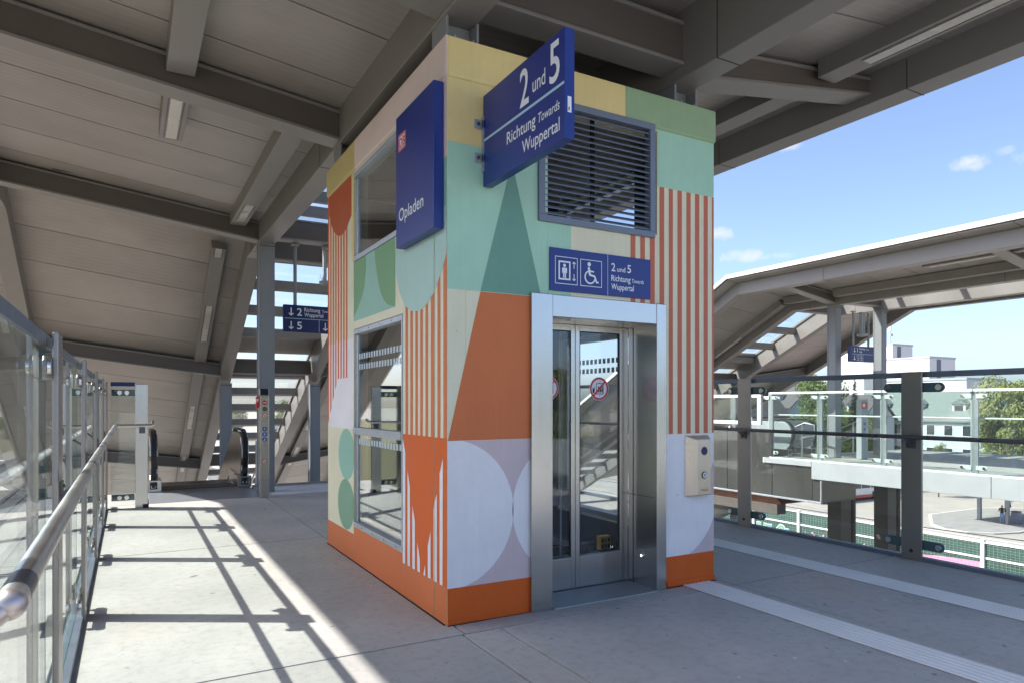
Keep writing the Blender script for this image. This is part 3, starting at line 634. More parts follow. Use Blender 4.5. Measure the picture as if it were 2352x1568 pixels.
def lift_door(x0, x1, px0, px1):
    f = MB(); y0, y1 = .33, .365
    for q in ((x0, px0, 0.012, 2.128), (px1, x1, .012, 2.128), (px0, px1, .012, .262), (px0, px1, 2.078, 2.128)): f.box(q[0], q[1], y0, y1, q[2], q[3])
    d = f.build('lift_door', 'steel', lift, bev=.003)
    g = MB(); g.box(px0, px1, .343, .353, .262, 2.078); g.build('pane', 'door_glass', d)
    s = MB()
    for q in ((px0, px0 + .004, .262, 2.078), (px1 - .004, px1, .262, 2.078), (px0 + .004, px1 - .004, .262, .266), (px0 + .004, px1 - .004, 2.074, 2.078)): s.box(q[0], q[1], .3295, .342, q[2], q[3])
    s.build('seal', 'rubber', d); return d
dl = lift_door(.80, 1.271, .846, 1.230); dr = lift_door(1.275, 1.8115, 1.316, 1.723)
def lift_sticker(cx, cz, par):
    P = Plane((cx, .3425, cz), (1, 0, 0), (0, 0, 1)); r = .096
    a = MB(); P.disc(a, (0, 0), r, .0005); s = a.build('prohibition_sticker', 'ink', par, recalc=False)
    k = MB(); P.frame(k, -.03, -.045, .045, .045, .006, .0008)
    for x in (-.006, .012, .03):
        P.disc(k, (x, .012), .0075, .0009, 10); P.poly(k, rc(x - .007, -.03, x + .007, .004), .0009)
    P.line(k, (.008, .05), (.008, .062), .005, .0009); P.line(k, (.008, -.05), (.008, -.062), .005, .0009)
    for t in (0, 1, 2): P.poly(k, [(-.065 + t * .008, -.035), (-.05, -.035), (-.045, -.01 + t * .01), (-.052, .03 - t * .012), (-.056, -.005), (-.068, .012 - t * .01)], .0009 + t * .0001)
    k.build('pictogram', 'black', s, recalc=False)
    k = MB(); P.ring(k, (0, 0), r * .80, r * .965, .0014); P.line(k, (-r * .6, -r * .6), (r * .6, r * .6), .016, .0013); k.build('red_ring', 'red', s, recalc=False)
lift_sticker(1.518, 1.62, dr); lift_sticker(1.022, 1.62, dl)
# inside the shaft
m = MB(); m.box(.9, .98, 2.75, 2.9, -2, 3.6); m.box(1.2, 1.26, 2.6, 2.7, -2, 3.6)
for z in range(-2, 14): m.box(.885, .9, 2.74, 2.76, z * .28, z * .28 + .05)
m.build('guide_rail', 'dark_tube', lift)
m = MB(); m.tube([(1.64, 1.1, -2), (1.64, 1.1, 3.6)], .009, 8); m.build('hoist_cable', 'pale', lift)
m = MB(); m.box(T + .03, xr0 - .03, T + .05, D_ - T - .03, -1.2, -1.15); m.build('pit_floor', 'shaft', lift)
m = MB(); m.box(.5, 2.3, 1.75, 1.87, .44, .58); m.box(.5, 2.3, 1.2, 1.3, .06, .14); m.build('cross_rail', 'dark_tube', lift)
m = MB(); m.box(2.01, 2.135, .98, 1.05, .115, .245)
yb = m.build('buffer_box', 'yellowbox', lift, bev=.01)
m = MB()
for i in range(3):
    for j in range(2): m.box(2.02 + i * .036, 2.045 + i * .036, .976, .979, .13 + j * .055, .17 + j * .055)
m.build('buffer_recess', 'shaft', yb)

# call panel beside the doorway
cp = thing('call_panel', (2.25, 0, .98), 'champagne steel lift call panel with dark lens and round button right of the doorway', 'call panel')
m = MB(); z0, z1 = .728, 1.235
m.add([(2.134, -.0025, z0), (2.40, -.0025, z0), (2.372, -.062, z0 + .01), (2.222, -.062, z0 + .01), (2.134, -.0025, z1), (2.40, -.0025, z1), (2.372, -.062, z1 - .035), (2.222, -.062, z1 - .035)],
      [(0, 1, 2, 3), (4, 5, 6, 7), (0, 1, 5, 4), (1, 2, 6, 5), (2, 3, 7, 6), (3, 0, 4, 7)])
MT['champ'] = simple('champagne_steel', lin(.60, .52, .43), var=.08, scale=8, rough=.32, metal=.9, stretch=(1, 1, .15))
m.build('housing', 'champ', cp, bev=.006)
Pc = Plane((2.297, -.062, 0), (1, 0, 0), (0, 0, 1))
m = MB(); m.tube([(2.297, -.062, 1.105), (2.297, -.064, 1.105)], .035, 28); m.build('lens', 'navy', cp)
m = MB(); m.tube([(2.297, -.062, .905), (2.297, -.066, .905)], .030, 24); bt = m.build('button_ring', 'black', cp)
m = MB(); m.tube([(2.297, -.0662, .905), (2.297, -.0685, .905)], .023, 24); m.build('button', 'ink', bt)
m = MB(); Pc.poly(m, [(-.014, .915), (.014, .915), (0, .887)], .0072); m.build('down_arrow', 'black', bt, recalc=False)
m = MB(); Pc.poly(m, [(-.006, .911), (.006, .911), (0, .899)], .0075); m.build('down_arrow', 'ink', bt, recalc=False)
m = MB()
for r_, z in enumerate((.785, .773)):
    x = -.045 + r_ * .008
    while x < .04: w = random.uniform(.006, .014); Pc.poly(m, rc(x, z, min(x + w, .045), z + .005), .0012); x += w + .003
m.build('small_print', 'rust', cp, recalc=False)

# ------------------------------------------------------------------ signs on the tower
sg = thing('projecting_sign', (.3, -.5, 3.3), 'dark blue projecting sign reading 2 und 5 Richtung Wuppertal, jutting from the lift tower', 'sign')
m = MB(); m.box(.2655, .334, -1.022, -.012, 2.987, 3.613); m.build('panel', 'blue', sg, bev=.004)
Pa = Plane((.2655, 0, 0), (0, -1, 0), (0, 0, 1))
lettering('2', Pa, 0, 3.338, .325, 'ink', sg, fit=(.522, .631), bold=.012); lettering('und', Pa, 0, 3.375, .135, 'ink', sg, fit=(.675, .821), bold=.006); lettering('5', Pa, 0, 3.345, .33, 'ink', sg, fit=(.866, .974), bold=.012)
m = MB(); Pa.poly(m, rc(.013, 3.292, 1.02, 3.309), .0015); m.build('rule', 'cyan', sg, recalc=False)
lettering('Richtung', Pa, 0, 3.166, .112, 'ink', sg, fit=(.354, .71), bold=.006); lettering('Towards', Pa, 0, 3.168, .082, 'ink', sg, fit=(.741, .974), shear=.18, bold=.005)
lettering('Wuppertal', Pa, 0, 3.046, .112, 'ink', sg, fit=(.549, .974), bold=.006)
m = MB(); m.box(.285, .31, -1.0245, -1.0225, 3.135, 3.225); st = m.build('inventory_sticker', 'ink', sg)
m = MB(); m.box(.289, .298, -1.0252, -1.0246, 3.145, 3.165); m.build('sticker_mark', 'red', st)
for z in (3.415, 3.184):
    m = MB(); m.box(.20, .262, -.012, -.003, z - .032, z + .032); m.box(.255, .275, -.03, -.003, z - .03, z + .03); br = m.build('wall_bracket', 'galv', sg, bev=.003)
    m = MB(); m.tube([(.228, -.012, z), (.228, -.022, z)], .012, 12); m.build('bolt', 'dark_tube', br)
m = MB(); m.box(.255, .2665, -.03, -.011, 3.09, 3.47); m.build('mounting_rail', 'galv', sg)
sg = thing('station_name_sign', (-.04, .42, 3.2), 'blue station name sign reading Opladen with the red and white rail logo', 'sign')
m = MB(); m.box(-.078, -.0035, .05, .79, 2.68, 3.677); m.build('panel', 'blue', sg, bev=.004)
Pb = Plane((-.078, .79, 0), (0, -1, 0), (0, 0, 1))
lettering('Opladen', Pb, 0, 2.868, .135, 'ink', sg, fit=(.072, .563), bold=.006)
m = MB(); Pb.poly(m, rc(.055, 3.395, .215, 3.525), .0012); m.build('logo_red', 'red', sg, recalc=False)
m = MB(); Pb.poly(m, rc(.063, 3.403, .207, 3.517), .0016); Pb.frame(m, .055, 3.395, .215, 3.525, .0001, .0016); m.build('logo_white', 'ink', sg, recalc=False)
m = MB(); Pb.frame(m, .066, 3.406, .204, 3.514, .009, .002); m.build('logo_red', 'red', sg, recalc=False)
lettering('DB', Pb, 0, 3.424, .10, 'red', sg, off=.0024, fit=(.083, .197), bold=.02)

sg = thing('lift_sign', (1.285, 0, 2.48), 'blue plate above the lift door with lift and wheelchair pictograms, 2 und 5', 'sign')
m = MB(); m.box(.81, 1.761, -.014, -.0035, 2.320, 2.636); m.build('panel', 'blue', sg, bev=.002)
Pf = Plane((0, -.014, 0), (1, 0, 0), (0, 0, 1)); o1 = .0012
m = MB(); Pf.poly(m, rc(1.332, 2.322, 1.337, 2.634), o1); m.build('rule', 'cyan', sg, recalc=False)
m = MB(); Pf.frame(m, .854, 2.374, 1.054, 2.576, .005, o1); Pf.frame(m, 1.079, 2.374, 1.278, 2.576, .005, o1)
Pf.frame(m, .884, 2.405, .990, 2.545, .012, o1)
Pf.disc(m, (.937, 2.512), .013, o1, 16); Pf.poly(m, [(.915, 2.495), (.959, 2.495), (.959, 2.455), (.952, 2.455), (.950, 2.480), (.950, 2.42), (.939, 2.42), (.939, 2.452), (.935, 2.452), (.935, 2.42), (.924, 2.42), (.924, 2.480), (.922, 2.455), (.915, 2.455)], o1 + .0002)
Pf.arrow(m, (1.022, 2.52), .05, 1, o1, .13); Pf.arrow(m, (1.022, 2.43), .05, -1, o1, .13)
Pf.disc(m, (1.160, 2.542), .016, o1, 18)
Pf.line(m, (1.155, 2.52), (1.168, 2.46), .02, o1); Pf.line(m, (1.158, 2.492), (1.205, 2.488), .011, o1 + .0002); Pf.line(m, (1.165, 2.462), (1.212, 2.455), .015, o1 + .0003); Pf.line(m, (1.208, 2.458), (1.232, 2.405), .014, o1 + .0004); Pf.line(m, (1.229, 2.408), (1.247, 2.412), .012, o1 + .0005)
ar = arc(1.168, 2.445, .052, 95, 345, 30); ar2 = arc(1.168, 2.445, .040, 95, 345, 30)
for k in range(30): Pf.poly(m, [ar[k], ar[k + 1], ar2[k + 1], ar2[k]], o1 + .0006)
m.build('pictogram', 'ink', sg, recalc=False)
lettering('2', Pf, 0, 2.512, .088, 'ink', sg, fit=(1.368, 1.407), bold=.012); lettering('und', Pf, 0, 2.512, .054, 'ink', sg, fit=(1.424, 1.504), bold=.01); lettering('5', Pf, 0, 2.512, .088, 'ink', sg, fit=(1.523, 1.561), bold=.012)
lettering('Richtung', Pf, 0, 2.437, .064, 'ink', sg, fit=(1.368, 1.556), bold=.012); lettering('Towards', Pf, 0, 2.437, .044, 'ink', sg, fit=(1.57, 1.688), shear=.18, bold=.01); lettering('Wuppertal', Pf, 0, 2.372, .064, 'ink', sg, fit=(1.368, 1.589), bold=.012)

# ------------------------------------------------------------------ canopies
YK = 9.2; SLP = .5
def zk(y): return 0 if y < YK else -SLP * (y - YK)
def canopy(name, X, label, right_over, left_over, glaze_from, y_front, y_end, second_cols=True):
    # X maps the local cross coordinate to the world; local: beams at .03-.29 and 2.12-2.37
    t = thing(name, (X(1.2), 7.9, 0), label, 'canopy')
    SL = .14; ZS = 4.74; ZB = 4.18; OV = 1.0
    ZL = 4.53
    def zs(x): return ZL + .13 * (.03 - x) if x < .03 else ZL + .12 * (x - 2.37) if x > 2.37 else ZS
    def pr(mb, prof, y0, y1):   # extrude an (x, z) profile along y from y0 to y1, dropping with the slope
        a = [(X(x), y0, z + zk(y0)) for x, z in prof]; b = [(X(x), y1, z + zk(y1)) for x, z in prof]; n = len(prof)
        mb.add(a + b, [list(range(n)), list(range(n, 2 * n))[::-1]] + [(i, (i + 1) % n, n + (i + 1) % n, n + i) for i in range(n)])
    def spans(y0, y1): return [(y0, YK), (YK, y1)] if y0 < YK < y1 else [(y0, y1)]
    def pbar(nm, prof, y0, y1, mat, bev=.008):
        o = None
        for a, b in spans(y0, y1):
            mb = MB(); pr(mb, prof, a, b); o = mb.build(nm, mat, t, bev=bev)
        return o
    def rect(x0, x1, z0, z1): return [(x0, z0), (x1, z0), (x1, z1), (x0, z1)]
    # longitudinal box beams, with bolted splice collars
    for x0, x1 in ((.03, .29), (2.12, 2.37)):
        pbar('longitudinal_beam', rect(x0, x1, ZB, ZS + .052), y_front, y_end, 'beam')
        for ys in (-.38, 3.62, 8.6):
            mb = MB(); mb.box(*sorted((X(x0 - .003), X(x1 + .003))), ys, ys + .008, ZB - .003, ZS - .03); mb.build('splice_seam', 'joint', t)
    xl, xr = .03 - left_over, 2.37 + right_over
    # edge beams and roof edge
    for x0, x1, s in ((xl - .28, xl, -1), (xr, xr + .28, 1)):
        z0 = zs(xl) - .40 if s < 0 else zs(xr) - .30
        pbar('edge_beam', rect(x0, x1, z0, z0 + (.41 if s < 0 else .33)), y_front, y_end, 'beam')
        for ys in (-.38, 2.0, 6.5):
            mb = MB(); mb.box(*sorted((X(x0 - .003), X(x1 + .003))), ys, ys + .007, z0 - .003, z0 + .28); mb.build('splice_seam', 'joint', t)
    # cross beams: I-sections rising outwards
    def ibeam(nm, x0, z0, x1, z1, y, d0, d1, w=.27):
        mb = MB()
        def P(x, z, yy): return (X(x), yy, z)
        for za, zb, ya, yb in ((0, .03, y - w / 2, y + w / 2), (None, None, y - w / 2, y + w / 2)):
            if za is None:
                mb.add([P(x0, z0 + d0 - .03, ya), P(x1, z1 + d1 - .03, ya), P(x1, z1 + d1 - .03, yb), P(x0, z0 + d0 - .03, yb), P(x0, z0 + d0, ya), P(x1, z1 + d1, ya), P(x1, z1 + d1, yb), P(x0, z0 + d0, yb)], [(0, 3, 2, 1), (4, 5, 6, 7), (0, 1, 5, 4), (1, 2, 6, 5), (2, 3, 7, 6), (3, 0, 4, 7)])
            else:
                mb.add([P(x0, z0, ya), P(x1, z1, ya), P(x1, z1, yb), P(x0, z0, yb), P(x0, z0 + .03, ya), P(x1, z1 + .03, ya), P(x1, z1 + .03, yb), P(x0, z0 + .03, yb)], [(0, 3, 2, 1), (4, 5, 6, 7), (0, 1, 5, 4), (1, 2, 6, 5), (2, 3, 7, 6), (3, 0, 4, 7)])
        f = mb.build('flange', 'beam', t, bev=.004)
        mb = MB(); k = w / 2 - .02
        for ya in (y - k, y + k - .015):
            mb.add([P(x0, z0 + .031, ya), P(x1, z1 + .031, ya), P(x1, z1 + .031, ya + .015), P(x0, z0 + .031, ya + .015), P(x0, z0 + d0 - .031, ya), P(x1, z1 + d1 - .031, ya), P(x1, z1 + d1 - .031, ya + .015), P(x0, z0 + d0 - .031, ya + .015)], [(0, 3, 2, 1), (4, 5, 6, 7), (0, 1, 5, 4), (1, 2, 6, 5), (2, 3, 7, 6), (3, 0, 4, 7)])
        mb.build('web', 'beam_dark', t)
    ymax = 14.2
    yl = [y for y in (.12, 2.92, 7.92, 13.35, 18.6) if y_front < y < y_end]
    for y in yl:
        dz = zk(y)
        ibeam('cross_beam', .03, ZB + .025 + dz, xl, zs(xl) - .34 + dz, y, .31, .31) if y not in (.12,) or left_over > 0 else None
        ibeam('cross_beam', 2.37, ZB + .05 + dz, xr, zs(xr) - .22 + dz, y, .27, .18)
        ibeam('cross_beam', .29, ZB + .10 + dz, 2.12, ZB + .10 + dz, y, .36, .36)
    ibeam('cross_beam', .29, ZB - .0, 2.12, ZB - .0, YK, .5, .5, .2)
    # ceiling boards, about a metre each, with open joints
    def board(x0, x1, y0, y1):
        g = .009
        mb = MB(); pts = []
        for dz in (0, .03):
            pts += [(X(x0), y0 + g, zs(x0 if abs(x0 - .03) > .001 else .03) + zk(y0 + g) + dz), (X(x1), y0 + g, zs(x1) + zk(y0 + g) + dz), (X(x1), y1 - g, zs(x1) + zk(y1 - g) + dz), (X(x0), y1 - g, zs(x0) + zk(y1 - g) + dz)]
        mb.add(pts, [(0, 3, 2, 1), (4, 5, 6, 7), (0, 1, 5, 4), (1, 2, 6, 5), (2, 3, 7, 6), (3, 0, 4, 7)])
        mb.build('ceiling_panel', 'panel', t)
    ys = [YK - .93 - k for k in range(40) if YK - .93 - k > y_front][::-1]
    ys = [y_front] + ys + [YK]; k = 1
    while YK + .88 * k < y_end: ys.append(YK + .88 * k); k += 1
    ys.append(y_end)
    for a, b in zip(ys[:-1], ys[1:]):
        if b - a < .05: continue
        board(xl - OV, .0285, a, b); board(2.3715, xr + .62, a, b)
        if b <= glaze_from: board(.031, 2.369, a, b)
    # weather deck above the boards
    for (x0, x1) in ((xl - OV - .03, .029), (2.371, xr + .65)):
        pbar('roof_sheet', [(x0, zs(x0) + .06), (x1, zs(x1) + .06), (x1, zs(x1) + .125), (x0, zs(x0) + .125)], y_front - .05, y_end, 'roof_white', 0)
        pbar('roof_lining', [(x0 + .01, zs(x0 + .01) + .034), (x1, zs(x1) + .034), (x1, zs(x1) + .058), (x0 + .01, zs(x0 + .01) + .058)], y_front - .04, y_end, 'void', 0)
        xo = x0 if x0 < 0 else x1; sg_ = -1 if x0 < 0 else 1
        pbar('gutter_fascia', [(xo, zs(xo) + .03), (xo + sg_ * .05, zs(xo) + .03), (xo + sg_ * .05, zs(xo) + .135), (xo, zs(xo) + .135)], y_front - .05, y_end, 'roof_white', .004)
    gy = glaze_from
    pbar('roof_sheet', rect(.031, 2.369, ZS + .068, ZS + .16), y_front - .05, gy, 'roof_white', 0)
    # central rooflight
    for x in (.31, 2.10): pbar('glazing_rail', rect(x - .02, x + .02, ZS - .02, ZS + .05), gy, y_end, 'beam', 0)
    yy = gy + .85
    while yy < y_end:
        if abs(yy - YK) > .3 and not any(abs(yy - q) < .32 for q in yl):
            mb = MB(); d = zk(yy); 
            mb.obox((X(.291), yy - .06, ZS - .20 + d), (X(2.119) - X(.291), 0, 0), (0, .1, -.05 if yy > YK else 0), (0, 0, .17)); mb.build('purlin', 'beam', t, bev=.005)
        yy += .85 if (yy > YK or name == 'platform_canopy') else 1.7
    yy = gy
    while yy < y_end - .1:
        y2 = min(yy + 1.7, YK if yy < YK - .01 else y_end, y_end)
        if y2 <= yy + .01: y2 = yy + 1.7
        solid = 12.35 < (yy + y2) / 2 < 13.4
        mb = MB(); pr(mb, rect(.04, 2.36, ZS + .054, ZS + .066), yy + .006, y2 - .006); mb.build('roof_pane', 'sky_glass', t); yy = y2
    mb = MB(); pr(mb, rect(.33, 2.08, ZS - .03, ZS + .03), 12.3, 13.2); mb.build('ceiling_panel', 'panel', t)
    # columns
    def column(x0, y, z0, z1):
        a, b = sorted((X(x0), X(x0 + .25))); mb = MB()
        mb.box(a, b, y, y + .028, z0, z1); mb.box(a, b, y + .232, y + .26, z0, z1); mb.box(a + .012, b - .012, y + .0285, y + .2315, z0, z1)
        c = mb.build('column', 'col', t, bev=.004)
        mb = MB(); mb.box(a + .03, b - .03, y - .006, y - .0005, z0 + .02, z1 - .06); mb.build('cover_plate', 'col', c, bev=.004)
        mb = MB(); mb.box(a + .006, b - .006, y - .004, y + .0, z1 - .055, z1 - .045); mb.build('cover_gap', 'joint', c)
    for x0 in (.035, 2.12):
        column(x0, 7.79, 0, ZB)
        if second_cols: column(x0, 13.25, GZ + 1.3, ZB + zk(13.6))
    return t, zs
bracket_yx = [(.04, .11), (2.13, .11), (.04, 2.80), (2.13, 2.80)]
can, zs0 = canopy('platform_canopy', lambda x: x, 'grey steel canopy overhead with ribbed ceiling boards, resting on the painted tower', 2.25, 3.6, 4.6, -2.2, 23.0)
for bx_, by_ in bracket_yx:      # stub supports between tower and canopy
    m = MB(); m.box(bx_ - .04, bx_ + .29, by_ - .05, by_ + .3, 3.971, 3.992); m.box(bx_, bx_ + .02, by_, by_ + .25, 3.992, 4.178); m.box(bx_ + .235, bx_ + .255, by_, by_ + .25, 3.992, 4.178); m.box(bx_ + .021, bx_ + .234, by_ + .11, by_ + .13, 3.992, 4.178)
    s = m.build('support_stub', 'col', can, bev=.003)
    for q in (.06, .2): m = MB(); m.tube([(bx_ + q, by_ - .02, 3.992), (bx_ + q, by_ - .02, 4.04)], .007, 8); m.build('anchor_bolt', 'galv', s)

# linear light fittings under the ceiling
def light(p0, p1, label, lens=None, w=.24, h=.20, group='strip lights under the canopy'):
    p0, p1 = Vector(p0), Vector(p1)
    t = thing('strip_light', tuple((p0 + p1) / 2), label, 'light fitting', group)
    m = MB(); m.bar(p0, p1, w, h, down=True); hs = m.build('housing', 'beam', t, bev=.006)
    d = (p1 - p0)
    for a, b in (lens or []):
        q0, q1 = p0 + d * a, p0 + d * b; off = Vector((0, 0, -.006))
        m = MB(); m.bar(q0 + off, q1 + off, w * .46, .005, down=True); m.build('diffuser', 'light', t, bev=.002)
        m = MB(); m.bar(q0 + Vector((w * .3, 0, -.004)), q1 + Vector((w * .3, 0, -.004)), .012, .003, down=True); m.bar(q0 + Vector((-w * .3, 0, -.004)), q1 + Vector((-w * .3, 0, -.004)), .012, .003, down=True); m.build('trim', 'beam_dark', t)
    return t
light((-1.45, -1.9, 4.52), (-1.45, 2.75, 4.52), 'unlit ceiling light housing at top left, ending at the front cross beam')
light((-1.45, 3.10, 4.50), (-1.45, 4.50, 4.50), 'short strip light with pale diffuser hanging beyond the front cross beam', [(.05, .95)])
light((-.31, 3.10, 4.40), (-.31, 7.72, 4.40), 'long strip light beside the main beam, pale diffuser at its far end', [(.72, .93)])
def slope_light(x, y0, y1, zo, label, lens): light((x, y0, zo + zk(y0)), (x, y1, zo + zk(y1)), label, lens)
slope_light(-.42, 9.35, 13.1, 4.40, 'sloping strip light under the descending roof, above the lower cross beam', [(0, .06), (.45, .78)])
slope_light(-.42, 13.6, 21.5, 4.42, 'sloping strip light with two diffusers low behind the escalator', [(.2, .36), (.58, .72)])
slope_light(2.78, 13.6, 22, 4.42, 'sloping strip light seen right of the far column, behind the tower', [(.2, .36), (.5, .66)])
light((3.86, -2.1, 4.53), (3.86, -.06, 4.53), 'strip light with long diffuser along the right roof edge against the sky', [(.03, .80)])
light((3.86, .30, 4.53), (3.86, 7.7, 4.53), 'strip light behind the tower along the right roof edge', [(.3, .8)])

FL = 'strip lights under the far canopy'
light((14.82, -2.0, 4.36), (14.82, 7.6, 4.36), 'long light channel beside the near beam of the far canopy', [(.1, .3)], group=FL)
light((14.82, 8.15, 4.36), (14.82, YK, 4.36), 'short light channel just before the bend of the far canopy', group=FL)
light((14.82, YK + .05, 4.34), (14.82, 20, 4.34 + zk(20)), 'sloping light channel following the far roof down', [(.15, .25), (.45, .55)], group=FL)
light((13.7, 2.6, 4.52), (13.7, 4.6, 4.52), 'short dark light box under the far canopy near its edge', [(.05, .95)], group=FL)
m = MB(); m.tube([(-3.0, 7.74, 4.98), (-2.8, 7.70, 4.90), (-2.55, 7.68, 4.88), (-2.35, 7.70, 4.93), (-2.3, 7.74, 4.95)], .016, 8); tag(m.build('cable', 'rubber', smooth=True), 'short black cable looping out above the second cross beam at far left', 'cable')

# ------------------------------------------------------------------ glass railings
def railing(name, x, od, posts, label, cat='glass railing', y0=None, y1=None, hy0=None, hy1=None, post_m='post', tube_m='tube', top_m='base_line', glass_m='glass', white=False, rail_x=.11, hr=.023):
    # od: outward direction (-1 or +1) along x; the glass stands on the outer side of the posts
    t = thing(name, (x, (posts[0] + posts[-1]) / 2, 0), label, cat)
    xg = x + od * (.045 if not white else .075); ak = .016 if not white else .047
    hw = .10 if not white else .075
    for y in posts:
        m = MB(); a, b = sorted((x + od * (.012 if not white else .04), x - od * .012)); m.box(a, b, y - hw, y + hw, -.02, 1.80)
        p = m.build('post', post_m, t, bev=.006)
        if not white:
            m = MB(); m.tube([(x - od * .0125, y, .09), (x - od * .014, y, .09)], .018, 12); m.build('drain_hole', 'rubber', p)
        for z in (.155, 1.65):
            for s in (-1, 1):
                m = MB(); L_ = hw + .19
                pts = [(x + od * ak, y + s * (hw - .03), z - .045), (x + od * ak, y + s * (L_ - .045), z - .045)] + [(x + od * ak, y + s * (L_ - .045 + .045 * math.sin(R(q))), z - .045 * math.cos(R(q))) for q in (30, 60, 90, 120, 150)] + [(x + od * ak, y + s * (L_ - .045), z + .045), (x + od * ak, y + s * (hw - .03), z + .045)]
                m.prism(pts, (od * .014, 0, 0)); c = m.build('clamp_arm', ('arm' if od > 0 else 'post') if not white else 'white', p, bev=.003)
                m = MB(); yb = y + s * (L_ - .05); m.tube([(xg + od * .017, yb, z), (xg + od * .026, yb, z)], .030, 16); m.build('clamp_button', 'chrome', p, smooth=True); m = MB(); m.tube([(x + od * (ak - .001), yb, z), (x + od * (ak - .013), yb, z)], [.032, .029], 16)
                m.build('clamp_button', 'chrome', p, smooth=True)
    ends = [y0 if y0 is not None else posts[0] - 1.0] + [(a) for a in posts[1:-1]] + [y1 if y1 is not None else posts[-1] + 1.0]
    cuts = [ends[0]] + list(posts) + [ends[-1]]
    cuts = [c for i, c in enumerate(cuts) if i == 0 or c - cuts[i - 1] > .12]
    for a, b in zip(cuts[:-1], cuts[1:]):
        m = MB(); xa, xb = sorted((xg, xg + od * .016)); g = MB()
        ya, yb = a + .012, b - .012
        o_ = len(m.v); m.box(xa, xb, ya, yb, .04, 1.745)
        m.mi = [1, 1, 1, 0, 1, 0]
        m.build('glass_pane', [glass_m, 'glass_edge'], t, recalc=True)
        m = MB(); m.box(*sorted((xg - od * .006, xg + od * .022)), ya, yb, 1.746, 1.80); m.build('top_rail', top_m, t, bev=.004)
        m = MB(); m.box(*sorted((x - od * .0, xg + od * .03)), a, b, .0005, .038); m.build('base_channel', top_m if not white else 'white', t, bev=.003)
    hx = x - od * rail_x; hz = 1.18
    a, b = (hy0 if hy0 is not None else ends[0]), (hy1 if hy1 is not None else ends[-1])
    m = MB(); m.tube([(hx, a, hz), (hx, b, hz)], hr, 16); h = m.build('handrail', tube_m, t, smooth=True)
    for y in posts:
        if not (a < y < b): continue
        m = MB(); m.box(*sorted((x - od * .0125, x - od * .020)), y - .045, y + .045, hz - .11, hz - .02); m.obox((x - od * .022, y - .006, hz - .09), (-od * (rail_x - .022), 0, .06), (0, .012, 0), (0, 0, .025)); m.tube([(x - od * .022, y - .03, hz - .04), (x - od * .03, y - .03, hz - .04)], .008, 8); m.tube([(x - od * .022, y + .03, hz - .09), (x - od * .03, y + .03, hz - .09)], .008, 8)
        m.build('handrail_bracket', 'dark_tube' if not white else 'white', h)
    return t, h, hx, hz
rl, hl, hx, hz = railing('glass_railing', -2.14, -1, [-6.7, -4.7, -2.66, -.64, 1.41, 3.45, 5.42, 7.0], 'glass railing along the sunlit left walkway with tubular steel handrail', y0=-6.95, y1=7.02, hy0=-2.88, hy1=6.82, rail_x=.105)
for y in (-2.82, -.15, 1.75, 3.8):
    m = MB(); m.tube([(hx, y, hz), (hx, y + .10, hz)], .0236, 16); m.build('sleeve', 'dark_tube', hl, smooth=True)
m = MB(); m.ball((hx, -2.88, hz), .0255, 20); m.tube([(hx, -2.88, hz), (hx - .05, -2.91, hz - .03), (hx - .10, -2.94, hz - .09)], .021, 14); m.build('end_elbow', 'elbow', hl, smooth=True)
# returning wing at the escalator
wg = thing('glass_wing', (-1.85, 6.96, 0), 'short glass wing with broad steel end post beside the escalator entry', 'glass screen')
m = MB(); m.box(-1.785, -1.625, 6.90, 6.965, -.01, 1.77); wp = m.build('post', 'steel', wg, bev=.005)
m = MB(); m.box(-2.09, -1.785, 6.985, 6.999, .04, 1.74); m.mi = [1, 1, 0, 1, 0, 1]; m.build('glass_pane', ['glass', 'glass_edge'], wg)
m = MB(); m.box(-2.09, -1.79, 6.975, 7.01, 1.742, 1.80); m.build('top_rail', 'navy', wg, bev=.004)
for z in (.155, 1.65):
    m = MB(); m.box(-2.08, -1.79, 7.002, 7.014, z - .045, z + .045); m.build('clamp_arm', 'arm', wg)
    for x in (-1.98, -1.89):
        m = MB(); m.tube([(x, 6.984, z), (x, 6.955, z)], [.036, .030], 16); m.build('clamp_button', 'chrome', wg, smooth=True)
m = MB(); m.tube([(hx, 6.80, hz), (hx + .012, 6.85, hz), (hx + .05, 6.87, hz), (-1.60, 6.87, hz), (-1.56, 6.88, hz + .01), (-1.56, 7.0, hz + .05)], .022, 14); m.build('handrail', 'tube', wg, smooth=True)
m = MB(); m.box(-1.735, -1.66, 6.885, 6.90, hz - .11, hz - .02); m.box(-1.70, -1.69, 6.865, 6.885, hz - .07, hz - .02); m.build('handrail_bracket', 'dark_tube', wg)
m = MB(); m.box(-1.69, -1.615, 6.893, 6.97, .0, .055); m.build('post_shoe', 'rubber', wg)
rr, hr_, _, _ = railing('glass_railing', 4.68, 1, [-6.5, -4.47, -2.43, -.39, 1.65, 3.69, 5.73, 7.2], 'glass railing on the right with wide dull steel posts and dark round handrail', y0=-6.95, y1=7.3, tube_m='dark_tube', hr=.02)

